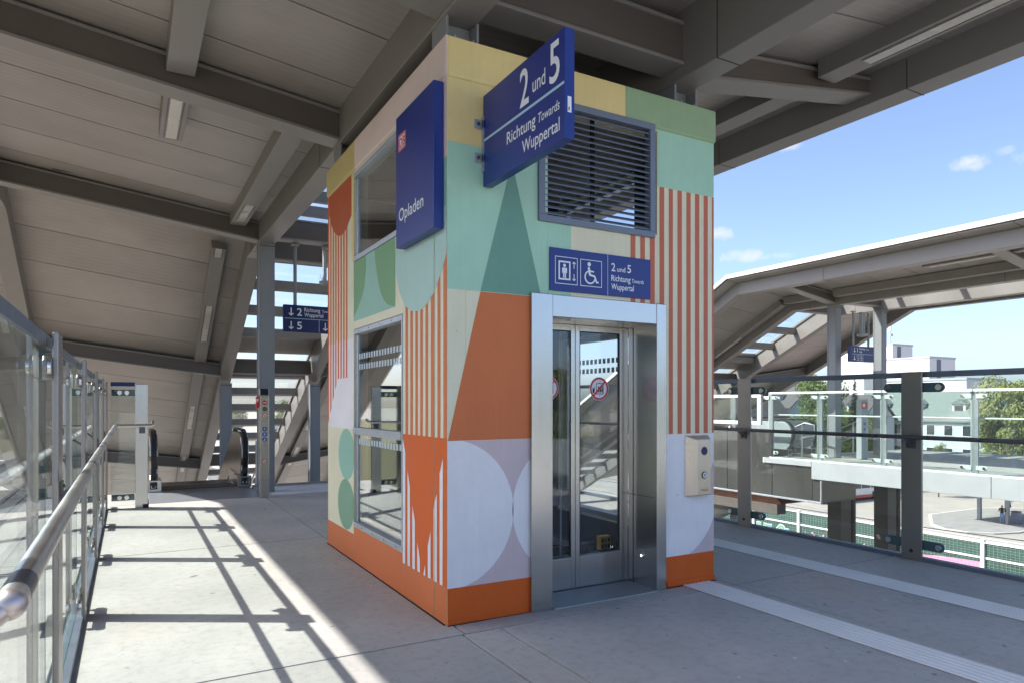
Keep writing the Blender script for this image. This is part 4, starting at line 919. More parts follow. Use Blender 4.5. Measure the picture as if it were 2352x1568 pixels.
# ------------------------------------------------------------------ escalator, stairs, pillar post
def escalator(t_loc, X, label, x0=-1.50, x1=-.06, bm='balu'):
    t = thing('escalator', t_loc, label, 'escalator')
    ks = .5
    for s, xc in ((0, x0), (1, x1)):
        wdt = .13
        prof = []      # side outline in (y, z): rounded newel, level part, then descending
        for q in range(-90, 91, 15): prof.append((9.02 - .36 * math.cos(R(q)), .56 + .40 * math.sin(R(q))))
        prof = [(8.86, .18), (8.74, .30)] + [(9.02 - .34 * math.cos(R(q)), .62 + .36 * math.sin(R(q))) for q in range(-40, 91, 13)] + [(9.9, .97), (20, .97 - ks * 9.7), (20, .16 - ks * 9.7), (10.4, .10)]
        m = MB(); m.prism([(X(xc - wdt / 2), y, z) for y, z in prof], (X(xc + wdt / 2) - X(xc - wdt / 2), 0, 0)); b = m.build('balustrade', bm, t, bev=.02)
        rail = [(8.86, .16), (8.70, .26)] + [(9.02 - .385 * math.cos(R(q)), .62 + .40 * math.sin(R(q))) for q in range(-40, 91, 10)] + [(9.9, 1.015), (20, 1.015 - ks * 9.7)]
        m = MB()
        for (ya, za), (yb, zb) in zip(rail[:-1], rail[1:]):
            m.bar((X(xc), ya, za), (X(xc), yb, zb), .085, .035, up=(1, 0, 0) if abs(yb - ya) < 1e-6 else (0, 0, 1))
        m.build('moving_handrail', 'rubber', t, bev=.008)
        m = MB(); m.box(*sorted((X(xc - .12), X(xc + .12))), 8.76, 9.3, .001, .20); m.build('newel_base', 'steel', t, bev=.006)
        m = MB(); m.box(*sorted((X(xc - .055), X(xc + .055))), 8.735, 8.76, .05, .17); nb = m.build('handrail_inlet', 'rubber', t, bev=.01)
        m = MB(); m.tube([(X(xc - .035), 8.73, .11), (X(xc - .03), 8.728, .075), (X(xc + .03), 8.728, .075), (X(xc + .035), 8.73, .11)], .006, 8); m.build('inlet_ring', 'chrome', t)
        for k, yy in enumerate((9.35,)):
            m = MB(); m.box(*sorted((X(xc - .09), X(xc + .09))), yy, 10.2, .001, .22); m.build('skirt', 'steel', t, bev=.004)
    xa, xb = sorted((X(x0 + .12), X(x1 - .12)))
    m = MB(); m.box(xa, xb, 8.99, 9.5, -.03, .012); m.build('comb_plate', 'beam_dark', t)
    for k in range(14):
        y = 9.5 + k * .4; z = 0 if k < 2 else -.2 * (k - 1)
        m = MB(); m.box(xa, xb, y, y + .41, z - .2, z); m.build('step', 'dark_tube', t)
    m = MB(); m.box(*sorted((X(x0 - .2), X(x1 + .2))), 9.0, 9.9, -1.0, -.14); m.build('truss_cover', 'clad', t, bev=.004)
    a, b = sorted((X(x0 - .2), X(x1 + .2))); m = MB(); m.prism([(a, 9.9, -.45), (a, 9.9, -1.05), (a, 24, -8.5), (a, 24, -7.6)], (b - a, 0, 0)); m.build('truss_cover', 'clad', t)
    return t
escalator((-.8, 9.1, 0), lambda x: x, 'escalator going down between two steel balustrades with black handrails')
stt = thing('staircase', (2.3, 9.2, 0), 'stairs going down behind the tower with looped tubular handrail', 'stairs')
for k in range(20):
    m = MB(); m.box(.5, 4.5, 8.81 + k * .30, 9.10 + k * .30 + .02, -.17 * (k + 1) - .16, -.17 * (k + 1)); m.build('step', 'conc_grey', stt, bev=.005, seg=1)
for x in (.42, 2.5):
    m = MB(); m.tube([(x, 13.5, .9 - .5 * 4.4), (x, 9.1, .88), (x, 8.78, .80), (x, 8.72, .76), (x, 8.70, .70), (x, 8.70, .58), (x, 8.74, .53), (x, 9.1, .60), (x, 13.5, .62 - .5 * 4.4)], .022, 10); h = m.build('handrail', 'tube', stt, smooth=True)
    for y in (9.15, 10.4, 11.6):
        m = MB(); m.tube([(x, y, -.1 - .5 * (y - 9.0)), (x, y, .90 - .5 * (y - 9.15))], .018, 8); m.build('baluster', 'tube', stt, smooth=True)
m = MB(); m.tube([(.16, 8.9, .02), (.16, 8.9, .82), (.30, 8.9, .82), (.30, 8.9, .02)], .016, 8); m.build('guard_loop', 'tube', stt, smooth=True)

po = thing('indicator_pillar', (.02, 7.2, 0), 'slim steel pillar with round pictograms and red box in front of the column', 'info pillar')
m = MB(); m.prism([(-.055, 7.16, 0), (.085, 7.16, 0), (.085, 7.16, 1.62), (-.055, 7.16, 1.62)], (0, .13, 0)); m.build('housing', 'champ2' if 'champ2' in MT else 'steel', po, bev=.006)
m = MB(); m.prism([(-.055, 7.16, 1.622), (-.055, 7.20, 1.74), (-.055, 7.29, 1.74), (-.055, 7.29, 1.622)], (.14, 0, 0)); m.build('sloped_cap', 'steel', po, bev=.006)
m = MB(); m.prism([(-.04, 7.163, 1.635), (-.04, 7.197, 1.73), (-.04, 7.194, 1.732), (-.04, 7.159, 1.637)], (.11, 0, 0)); m.build('display', 'black', po)
Pp = Plane((0.016, 7.16, 0), (1, 0, 0), (0, 0, 1))
def picto(z, kind_):
    a = MB(); r = .037
    if kind_ == 'noentry':
        Pp.disc(a, (0, z), r, .0012); o = a.build('pictogram', 'red', po, recalc=False); b = MB(); Pp.poly(b, rc(-.025, z - .007, .025, z + .007), .0018); b.build('symbol', 'ink', o, recalc=False)
    elif kind_ == 'dark':
        a.tube([(.016, 7.16, z), (.016, 7.157, z)], r, 24); a.build('camera_lens', 'dark_tube', po)
    elif kind_ == 'ban':
        Pp.disc(a, (0, z), r, .0012); o = a.build('pictogram', 'ink', po, recalc=False)
        b = MB(); Pp.ring(b, (0, z), r * .78, r, .0018, 24); Pp.line(b, (-r * .6, z + r * .6), (r * .6, z - r * .6), .006, .0019); b.build('red_ring', 'red', o, recalc=False)
        b = MB(); Pp.ring(b, (-.008, z - .008), .006, .009, .0015, 12); Pp.ring(b, (.011, z - .008), .006, .009, .0015, 12); Pp.line(b, (-.008, z - .006), (.006, z + .012), .004, .0016); Pp.line(b, (.011, z - .006), (0, z + .004), .004, .0017); b.build('symbol', 'black', o, recalc=False)
    else:
        Pp.disc(a, (0, z), r, .0012); o = a.build('pictogram', 'picblue', po, recalc=False); b = MB()
        Pp.disc(b, (0.002, z + .018), .006, .0018, 10); Pp.line(b, (.002, z + .012), (-.002 if kind_ == 'b1' else .004, z - .008), .011, .0018); Pp.line(b, (0, z - .005), (.014 if kind_ != 'b2' else -.01, z - .024), .006, .0019); Pp.line(b, (.003, z + .006), (-.018, z - .004), .005, .002)
        if kind_ == 'b3': Pp.line(b, (-.022, z - .022), (.02, z - .022), .005, .0021); Pp.line(b, (-.02, z - .022), (-.02, z - .006), .005, .0022)
        b.build('symbol', 'ink', o, recalc=False)
for z, k in ((1.51, 'noentry'), (1.41, 'dark'), (1.305, 'ban'), (1.092, 'b1'), (1.005, 'b2'), (.918, 'b3'), (.58, 'ban')): picto(z, k)
m = MB()
for z in (1.22, .76, .27): m.box(-.056, .086, 7.159, 7.1605, z, z + .002)
for k in range(8): a_ = k * math.pi / 4; Pp.line(m, (math.cos(a_) * .008, .83 + math.sin(a_) * .008), (math.cos(a_) * .02, .83 + math.sin(a_) * .02), .003, .001 + k * .00005)
m.build('panel_seam', 'dark_tube', po)
m = MB(); m.prism([(-.105, 7.17, 1.42), (-.105, 7.17, 1.60), (-.057, 7.17, 1.61), (-.057, 7.17, 1.45), (-.085, 7.17, 1.42)], (0, .09, 0)); rb = m.build('red_button_box', 'red', po, bev=.004)
m = MB(); m.box(-.1075, -.1055, 7.185, 7.24, 1.52, 1.57); m.box(-.10, -.075, 7.1675, 7.1698, 1.53, 1.57); m.build('label_plate', 'ink', rb)

# ------------------------------------------------------------------ hanging signs and loudspeakers
def hang_sign(X0, y, z0, z1, w, ztop, px_, label, rows, mat='navy'):
    t = thing('hanging_sign', (X0 + w / 2, y, ztop), label, 'hanging sign')
    m = MB(); m.box(X0, X0 + w, y, y + .09, z0, z1); m.build('panel', mat, t, bev=.004)
    for x in px_:
        m = MB(); m.tube([(X0 + x, y + .045, z1 - .01), (X0 + x, y + .045, ztop)], .03, 12); m.build('hanger_pole', 'col', t, smooth=True)
        m = MB(); m.box(X0 + x - .06, X0 + x + .06, y - .0, y + .09, ztop - .035, ztop - .002); m.build('hanger_clamp', 'pale', t, bev=.006)
    P = Plane((X0, y, z0), (1, 0, 0), (0, 0, 1)); rows(t, P); return t
def rows_ours(t, P):
    h = .235; e = .0015
    m = MB(); P.arrow(m, (.125, h * 1.5), .135, -1, e, .14); P.arrow(m, (.125, h * .5), .135, -1, e, .14); P.arrow(m, (.715, h * .5), .135, -1, e, .14); m.build('arrow', 'ink', t, recalc=False)
    m = MB(); P.poly(m, rc(.015, h - .005, .98, h + .005), e); P.poly(m, rc(.603, .01, .611, h - .008), e); m.build('rule', 'cyan', t, recalc=False)
    lettering('2', P, 0, h * 1.5 - .065, .185, 'ink', t, fit=(.224, .309), bold=.012); lettering('5', P, 0, h * .5 - .065, .185, 'ink', t, fit=(.224, .309), bold=.012)
    lettering('Richtung', P, 0, h * 1.5 + .012, .095, 'ink', t, fit=(.349, .625), bold=.01); lettering('Towards', P, 0, h * 1.5 + .012, .065, 'ink', t, fit=(.657, .853), shear=.18, bold=.008); lettering('Wuppertal', P, 0, h * 1.5 - .075, .095, 'ink', t, fit=(.349, .679), bold=.01)
hang_sign(.47, 8.0, 2.73, 3.20, 1.0, 4.27, (.20, .80), 'navy hanging sign left of the tower with down arrows, 2 and 5', rows_ours)
def rows_nb(t, P):
    h = .215; e = .0018
    m = MB(); P.arrow(m, (.18, h * 1.5), .12, -1, e, .15); P.arrow(m, (.18, h * .5), .12, -1, e, .15); m.build('arrow', 'ink', t, recalc=False)
    m = MB(); P.poly(m, rc(.08, h - .005, 1.0, h + .005), e); m.build('rule', 'cyan', t, recalc=False)
    lettering('1', P, .27, h * 1.5 - .06, .17, 'ink', t, xs=.85, bold=.01); lettering('Richtung', P, .385, h * 1.5 + .015, .085, 'ink', t, xs=.82, bold=.006); lettering('Towards', P, .665, h * 1.5 + .015, .05, 'ink', t, xs=.82, shear=.18, bold=.004); lettering('K\u00f6ln', P, .385, h * 1.5 - .075, .085, 'ink', t, xs=.82, bold=.006)
    m = MB()
    for x in (.275, .43):
        P.frame(m, x, .025, x + .14, .19, .005, e); P.line(m, (x + .03, .05), (x + .075, .05), .012, e + .0002); P.line(m, (x + .07, .05), (x + .11, .12), .012, e + .0003); P.disc(m, (x + .055, .155), .014, e, 10); P.line(m, (x + .055, .14), (x + .055, .085), .016, e + .0004)
    m.build('pictogram', 'ink', t, recalc=False)
hang_sign(15.31, 7.5, 2.635, 3.065, 1.04, 4.02, (.19, .86), 'navy hanging sign under the far canopy, arrow 1 towards Koeln', rows_nb)
def speaker(x, y, zt, zb, label):
    t = thing('speaker_mast', (x, y, zt), label, 'loudspeaker')
    m = MB(); m.box(x - .09, x + .09, y - .05, y + .05, zt - .04, zt - .003); m.build('bracket', 'pale', t, bev=.004)
    m = MB(); m.box(x - .075, x - .02, y - .05, y + .05, zb + .03, zt - .04); m.box(x + .03, x + .075, y - .03, y + .03, zb + .03, zt - .04); m.build('hanger', 'pale', t, bev=.008)
    m = MB(); m.tube([(x, y, zb - .03), (x, y, zb - .01), (x, y, zb + .03)], [.10, .14, .14], 20); m.build('horn', 'pale', t, smooth=True)
    m = MB(); m.tube([(x, y, zb - .035), (x, y, zb - .031)], .085, 20); m.build('grille', 'dark_tube', t)
    m = MB()
    for k in range(14): a_ = random.uniform(0, 6.28); m.tube([(x + math.cos(a_) * .13, y + math.sin(a_) * .13, zb + .03), (x + math.cos(a_) * .17, y + math.sin(a_) * .17, zb + .13)], .0022, 4)
    m.build('bird_spike', 'galv', t)
speaker(1.22, 8.0, 4.27, 3.62, 'small grey loudspeaker on a hanger beside the tower, above the navy sign')
speaker(15.98, 7.6, 4.02, 3.38, 'small grey loudspeaker hanging between the far columns')

# ------------------------------------------------------------------ the neighbouring footbridge landing across the tracks
NX = 13.44
def bxo(nm, par, x0, x1, y0, y1, z0, z1, mat, bev=.006):
    m = MB(); m.box(x0, x1, y0, y1, z0, z1); return m.build(nm, mat, par, bev=bev)
canopy('far_canopy', lambda x: 17.45 - x, 'second station canopy beyond the glass, flat then folding down to the left', 2.0, 3.6, -2.0, -2.2, 23.0)
nd = MB(); nd.box(NX + .02, 20.6, -7.0, 7.3, -.40, -.012); nd.box(NX + .04, 20.6, 7.3, 8.8, -.12, -.012)
ndo = kind(nd.build('far_deck', 'deck'), 'structure')
for y0, y1 in ((-6.99, -3.2), (-3.19, .96), (.97, 3.1), (3.11, 7.29)):
    bxo('fascia_panel', ndo, NX - .03, NX + .018, y0, y1, -.44, .01, 'pale')
bxo('fascia_panel', ndo, NX - .03, NX + .018, 7.3, 8.78, -.13, .01, 'pale'); bxo('fascia_panel', ndo, NX - .03, 20.6, 8.785, 8.83, -.13, .01, 'white')
r2, _, _, _ = railing('glass_railing', NX + .12, -1, [-3.9, -2.05, -.22, 1.62, 3.48, 5.45, 7.14, 8.66], 'white glass railing of the far landing, seen across the tracks', y0=-6.95, y1=8.76, tube_m='white', top_m='white', post_m='pale', white=True, hr=.02)
fb = thing('escalator_screen', (NX + .1, 9.7, .9), 'white framed glass panel beside the far escalator, behind the first right post', 'glass screen')
m = MB()
for q in ((8.9, 12.4, .90, 1.0), (8.9, 12.4, 1.66, 1.75), (8.9, 9.02, 1.0, 1.66), (12.28, 12.4, 1.0, 1.66)): m.box(NX - .04, NX + .04, q[0], q[1], q[2], q[3])
m.build('frame', 'white', fb, bev=.005); m = MB(); m.box(NX - .008, NX + .008, 9.02, 12.28, 1.0, 1.66); m.build('glass_pane', 'glass', fb)
tb = thing('escalator_truss', (NX + .4, 9, -.6), 'brownish metal cladding box hanging below the far landing', 'cladding')
for y0, y1 in ((7.06, 8.55), (8.57, 10.15), (10.17, 12.0), (12.02, 14.5)):
    zt = -.45 if y1 < 7.3 else (-.135 if y0 < 8.6 else .72)
    if y0 < 8: bxo('cladding_panel', tb, NX + .02, NX + .06, y0, 7.295, -1.0, -.45, 'clad'); bxo('cladding_panel', tb, NX + .02, NX + .06, 7.305, y1, -1.0, -.135, 'clad')
    else: bxo('cladding_panel', tb, NX + .02, NX + .06, y0, y1, -1.02, .70 if y0 > 9 else -.14 if y0 < 8.5 else .70, 'clad')
bxo('cladding_panel', tb, NX + .065, 14.9, 7.06, 7.10, -1.0, -.45, 'clad'); bxo('edge_strip', tb, NX - .01, NX + .07, 7.03, 14.5, -1.06, -1.01, 'galv'); bxo('corner_strip', tb, NX - .008, NX + .03, 7.02, 7.057, -1.0, -.45, 'galv')
bxo('soffit', tb, NX + .07, 14.9, 7.1, 14.5, -1.05, -1.01, 'clad')
m = MB(); m.prism([(NX + .2, 8.6, -1.07), (NX + .2, 8.4, -1.25), (NX + .2, 14, -1.9), (NX + .2, 14, -1.07)], (2.3, 0, 0)); m.build('primed_beam', 'rust', tb); bxo('steel_bracket', tb, NX + .15, NX + .5, 8.5, 13, -1.55, -1.27, 'beam_dark')
for x, y in ((15.1, 7.6), (17.2, 7.6), (15.1, -1.5), (17.2, -1.5)):
    p = thing('bridge_column', (x + .2, y, GZ), 'dark square column carrying the far landing, ' + ('nearer' if x < 16 else 'farther') + (' of the pair beside the bus' if y > 0 else ' of the pair further along the deck'), 'column')
    bxo('shaft', p, x - .04, x + .38, y, y + .42, GZ + 1.25, -.42, 'dark_col'); bxo('collar', p, x - .055, x + .395, y - .015, y + .435, -3.0, -2.96, 'dark_tube'); bxo('base_plate', p, x - .2, x + .56, y - .14, y + .62, GZ + 1.2, GZ + 1.25, 'dark_tube')
    m = MB(); m.tube([(x + .62, y + .1, GZ + 1.25), (x + .62, y + .1, -.42)], .07, 10); m.build('drain_pipe', 'beam_dark', p, smooth=True)
escalator((15.6, 9.1, 0), lambda x: 14.45 + (x + 1.5) * .7, 'escalator of the far landing with rounded pale balustrade ends', bm='pale')
ip = thing('indicator_pillar', (15.4, 7.2, 0), 'pale pillar with small red and white notice on the far landing', 'info pillar')
bxo('housing', ip, 15.27, 15.55, 7.15, 7.3, 0, 1.6, 'pale'); m = MB(); m.box(15.26, 15.50, 7.135, 7.149, 1.36, 1.52); rb = m.build('notice', 'red', ip); m = MB(); m.box(15.30, 15.40, 7.131, 7.1345, 1.40, 1.49); m.build('notice_print', 'ink', rb)
for z in (1.15, .95, .8): m = MB(); m.tube([(15.40, 7.15, z), (15.40, 7.145, z)], .04, 16); m.build('pictogram', 'picblue' if z < 1.1 else 'ink', ip)
hr2 = thing('stair_handrail', (15.0, 8.2, 0), 'looped steel handrail and post beside the far stairs', 'handrail')
for x in (14.6, 16.9):
    m = MB(); m.tube([(x, 11.5, -.3), (x, 8.4, .95), (x, 8.1, .9), (x, 8.1, .6), (x, 8.4, .55), (x, 11.5, -.8)], .022, 8); m.build('rail', 'tube', hr2, smooth=True)
    m = MB(); m.tube([(x, 8.5, 0), (x, 8.5, .9)], .025, 8); m.build('upright', 'tube', hr2, smooth=True)

# ------------------------------------------------------------------ noise barrier of green boards in white frames behind wire mesh
def barrier_mat():
    M = Mat('green_board'); b = M.b
    n1 = M.n('ShaderNodeTexNoise', Scale=1.6, Detail=6, Roughness=.7); M.l(M.n('ShaderNodeNewGeometry').outputs['Position'], n1.inputs['Vector'])
    cr = M.n('ShaderNodeValToRGB'); M.l(n1.outputs['Fac'], cr.inputs[0]); e = cr.color_ramp.elements
    e[0].position = .3; e[0].color = (.022, .07, .048, 1); e[1].position = .75; e[1].color = (.06, .13, .10, 1)
    M.l(cr.outputs[0], b.inputs['Base Color']); b.inputs['Roughness'].default_value = .8; return M.m
MT['gboard'] = barrier_mat()
MT['g_pink'] = simple('graffiti_pink', lin(.75, .33, .50), var=.12, scale=2, rough=.7); MT['g_white'] = simple('graffiti_white', lin(.78, .82, .82), var=.05, rough=.7)
MT['g_blue'] = simple('graffiti_blue', lin(.12, .32, .45), var=.15, rough=.7); MT['g_green'] = simple('graffiti_green', lin(.25, .48, .25), var=.15, rough=.7); MT['g_orange'] = simple('graffiti_orange', lin(.72, .35, .15), var=.1, rough=.7)
BX = 39.0; BT = -6.0; BB = -9.9
nb = thing('noise_barrier', (BX, 20, GZ), 'green noise barrier in white frames with wire mesh along the tracks', 'noise barrier')
Pb2 = Plane((BX - .0, 0, BB), (0, -1, 0), (0, 0, 1))
by = [15.76 + 3.93 * k for k in range(-4, 8)]
for y in by: bxo('post', nb, BX - .12, BX + .12, y - .10, y + .10, BB - .1, BT + .05, 'white', .01)
mesh_ = MB()
for a, b in zip(by[:-1], by[1:]):
    bxo('green_board', nb, BX + .02, BX + .1, a + .10, b - .10, BB + .05, -7.01, 'gboard', 0); bxo('green_board', nb, BX + .02, BX + .1, a + .10, b - .10, -6.93, BT - .12, 'gboard', 0)
    for z in (BT - .08, -6.97, BB + .0): bxo('frame_rail', nb, BX - .04, BX + .1, a + .101, b - .101, z - .055, z + .055, 'white', .01)
    n_ = 18
    for k in range(1, n_): y = a + .1 + (b - a - .2) * k / n_; mesh_.box(BX - .012, BX - .004, y - .004, y + .004, BB + .06, -7.03); mesh_.box(BX - .012, BX - .004, y - .004, y + .004, -6.91, BT - .14)
    for k in range(18): z = BB + .25 + k * .15; mesh_.box(BX - .020, BX - .0125, a + .1, b - .1, z - .004, z + .004)
    for k in range(5): z = -6.80 + k * .14; mesh_.box(BX - .020, BX - .0125, a + .1, b - .1, z - .004, z + .004)
mo = mesh_.build('wire_mesh', 'pale', nb); kind(mo, 'stuff')
# graffiti, flat paint on the boards
Pg = Plane((BX + .018, 0, 0), (0, -1, 0), (0, 0, 1))
def blob(pts, off, mb): Pg.poly(mb, [(-y, z) for y, z in pts], off)
m = MB(); blob([(15.9, -9.8), (15.9, -7.22), (17, -7.25), (18, -7.3), (19, -7.42), (19.55, -7.4), (19.55, -9.8)], .003, m); blob([(19.85, -9.8), (19.8, -7.6), (21, -7.8), (22.6, -8.2), (23.4, -8.6), (23.4, -9.8)], .003, m)
m.build('graffiti_field', 'g_pink', nb, recalc=False)
m = MB(); rnd = random.Random(3)
for k in range(26):
    y, z, r = rnd.uniform(22.4, 27.3), rnd.uniform(-8.1, -7.35), rnd.uniform(.04, .13)
    blob([(y + r * (.6 + .4 * rnd.random()) * math.cos(q), z + r * (.6 + .4 * rnd.random()) * math.sin(q)) for q in [i * .7 for i in range(9)]], .003 + k * .0002, m)
m.build('graffiti_flower', 'g_pink', nb, recalc=False)
letters = [[(0, 0), (0, 1.0), (.5, 1.0), (.5, .42), (.75, .42), (.75, 1.0), (1.2, .95), (1.25, .05)], [(1.35, 0), (1.32, .9), (1.8, .95), (1.8, .35), (2.3, .3), (2.3, 0)], [(2.4, .1), (2.4, .8), (2.75, 1.1), (3.15, 1.05), (3.4, .7), (3.35, .15), (3.0, 0)], [(3.5, 0), (3.45, .85), (3.8, .85), (3.85, .45), (4.3, .35), (4.5, 0)]]
for grow, mt, of in ((.12, 'g_white', .009), (.03, 'g_blue', .010), (-.08, 'g_green', .011)):
    m = MB()
    for q in letters:
        cx = sum(p[0] for p in q) / len(q); cz = sum(p[1] for p in q) / len(q)
        Pg.poly(m, [(-31.2 + (cx + (x - cx) * (1 + grow * 1.3)) * .74, -8.15 + (cz + (z - cz) * (1 + grow * 2)) * .8) for x, z in q], of)
    m.build('graffiti_letter', mt, nb, recalc=False)

# ------------------------------------------------------------------ plaza: shelter, people, bin, bus
sh = thing('bus_shelter', (72, 30, GZ), 'flat roofed shelter on grey posts over the traffic island, roof hidden by the far deck', 'shelter')
for x, y in ((70.7, 31.6), (70.1, 28.9), (78.5, 31.0), (78, 28.0)): bxo('post', sh, x - .16, x + .16, y - .16, y + .16, GZ + .16, -6.4, 'col', .02)
m = MB(); m.prism([(67.5, 33.4, -6.4), (66.5, 28.2, -6.4), (86, 25.8, -6.4), (86, 31.5, -6.4)], (0, 0, .25)); m.build('roof', 'pale', sh)
bn = thing('litter_bin', (71.0, 28.6, GZ + .17), 'dark litter bin beside the shelter post', 'bin')
bxo('body', bn, 70.75, 71.4, 28.3, 28.9, GZ + .17, GZ + 1.25, 'louv', .03); bxo('lid', bn, 70.73, 71.42, 28.28, 28.92, GZ + 1.252, GZ + 1.34, 'dark_tube', .02)
def person(loc, rz, label, top, legs, hair, skirt=False, s=1.0):
    t = thing('person', loc, label, 'person')
    V = []; E_ = []; Rr = []
    def j(x, y, z, r, par=None):
        V.append((x * s, y * s, z * s)); Rr.append(r * s)
        if par is not None: E_.append((par, len(V) - 1))
        return len(V) - 1
    pel = j(0, 0, .95, .135); wa = j(0, 0, 1.12, .12, pel); ch = j(0, -.01, 1.34, .145, wa); nk = j(0, .01, 1.49, .06, ch); hd = j(0, .035, 1.60, .085, nk); ht = j(0, .04, 1.71, .075, hd)
    for sd in (-1, 1):
        sh_ = j(sd * .19, -.01, 1.42, .06, ch); el = j(sd * .25, .02, 1.15, .045, sh_); wr = j(sd * .12, .26, 1.12, .034, el); hn = j(sd * .07, .33, 1.14, .036, wr)
        hp = j(sd * .09, 0, .88, .092, pel); kn = j(sd * .11, .03 * sd, .49, .062, hp); an = j(sd * .11, .02 * sd - .02, .09, .042, kn); to = j(sd * .12, .13 + .02 * sd, .045, .04, an)
    me = bpy.data.meshes.new('body'); me.from_pydata(V, E_, []); o = bpy.data.objects.new('body', me); COL.objects.link(o); o.parent = t
    sk = o.modifiers.new('skin', 'SKIN'); o.modifiers.new('sub', 'SUBSURF').levels = 1; o.modifiers['sub'].render_levels = 1
    for i, r in enumerate(Rr): me.skin_vertices[0].data[i].radius = (r, r)
    me.skin_vertices[0].data[0].use_root = True
    dg = bpy.context.evaluated_depsgraph_get(); dg.update(); m2 = bpy.data.meshes.new_from_object(o.evaluated_get(dg)); o.modifiers.clear(); o.data = m2
    for mt in ('skin', top, legs, hair, 'rubber'): m2.materials.append(MT[mt])
    for p in m2.polygons:
        c = p.center / s; k = 0
        if c.z < .075: k = 4
        elif c.z < .98: k = 2 if not (skirt and c.z < .62) else 0
        elif c.z < 1.47 and not (c.y > .10): k = 1
        elif c.z > 1.58 and (c.y < .06 or c.z > 1.72): k = 3
        p.material_index = k; p.use_smooth = True
    if skirt:
        m = MB(); n = 14
        rings = [[(r_ * math.cos(2 * math.pi * k / n) * s, r_ * .8 * math.sin(2 * math.pi * k / n) * s, z * s) for k in range(n)] for r_, z in ((.16, 1.05), (.2, .9), (.25, .62))]
        vs_ = [q for r_ in rings for q in r_]; fs = [(i * n + k, i * n + (k + 1) % n, (i + 1) * n + (k + 1) % n, (i + 1) * n + k) for i in range(2) for k in range(n)]
        me = bpy.data.meshes.new('skirt'); me.from_pydata(vs_, [], fs); me.materials.append(MT[top]); so = bpy.data.objects.new('skirt', me); COL.objects.link(so); so.parent = t
    else:
        m = MB(); m.box(-.035 * s, .035 * s, .335 * s, .345 * s, 1.12 * s, 1.26 * s); me = m.build('phone', 'black', None); me.parent = t
    t.rotation_euler = (0, 0, rz); return t
person((69.8, 29.2, GZ + .17), R(-70), 'person in black t-shirt and blue jeans looking at a phone by the shelter post', 'cloth_black', 'denim', 'hair', s=1.02)
person((77.2, 32.0, GZ + .17), R(200), 'person in a short black dress standing farther back under the shelter', 'cloth_black', 'skin', 'blond', True, s=1.0)
# bus, seen from behind, pointing away to the right
def bus():
    t = thing('bus', (71, 45, GZ + .03), 'white bus with red lower stripe parked on the plaza behind the column', 'bus')
    LN, WD, HT = 12.0, 2.5, 3.1
    def bx(nm, x0, x1, y0, y1, z0, z1, mt, bev=.02): 
        m = MB(); m.box(x0, x1, y0, y1, z0, z1); o = m.build(nm, mt, None, bev=bev); o.parent = t; return o
    bx('body', -LN / 2, LN / 2, -WD / 2, WD / 2, .62, HT, 'bus_white', .12)
    bx('skirt', -LN / 2 + .01, LN / 2 - .01, -WD / 2 - .008, WD / 2 + .008, .32, .615, 'bus_red', .03)
    for sd in (-1, 1):
        for k in range(7): bx('side_window', -LN / 2 + .5 + k * 1.6, -LN / 2 + 2.0 + k * 1.6, sd * (WD / 2 + .006) - .004, sd * (WD / 2 + .006) + .004, 1.45, 2.55, 'darkglass', 0)
        for x in (-LN / 2 + 2.9, LN / 2 - 2.6):
            m = MB(); m.tube([(x, sd * (WD / 2 + .014), .48), (x, sd * (WD / 2 - .28), .48)], .48, 24); o = m.build('wheel', 'rubber', None, bev=.03); o.parent = t
            m = MB(); m.tube([(x, sd * (WD / 2 + .02), .48), (x, sd * (WD / 2 + .0), .48)], .27, 20); q = m.build('rim', 'galv', None); q.parent = o
            bx('wheel_arch', x - .62, x + .62, sd * (WD / 2 + .010) - .001, sd * (WD / 2 + .010) + .001, .33, 1.02, 'black', 0)
    for y in (-1.0, 1.0): bx('tail_light', -LN / 2 - .012, -LN / 2, y - .13, y + .13, .75, 1.25, 'red', .01)
    bx('rear_window', -LN / 2 - .012, -LN / 2, -1.0, 1.0, 1.6, 2.6, 'darkglass', 0); bx('bumper', -LN / 2 - .05, -LN / 2 + .1, -1.2, 1.2, .36, .62, 'bus_red', .02); bx('number_plate', -LN / 2 - .058, -LN / 2 - .051, -.26, .26, .44, .55, 'ink', 0)
    t.rotation_euler = (0, 0, R(-3)); return t
b_ = bus(); b_.location = (72.6, 47.0, GZ + .03)
lp = thing('lamp_post', (75, 22.0, GZ), 'thin grey lamp post on the plaza right of the far column', 'lamp post')
m = MB(); m.tube([(84, 24.0, GZ), (84, 24.0, -3.2)], .06, 8); m.build('pole', 'pale', lp)
m = MB(); m.tube([(84, 24.0, -3.2), (83.2, 24.4, -3.0)], .05, 8); m.build('arm', 'pale', lp)

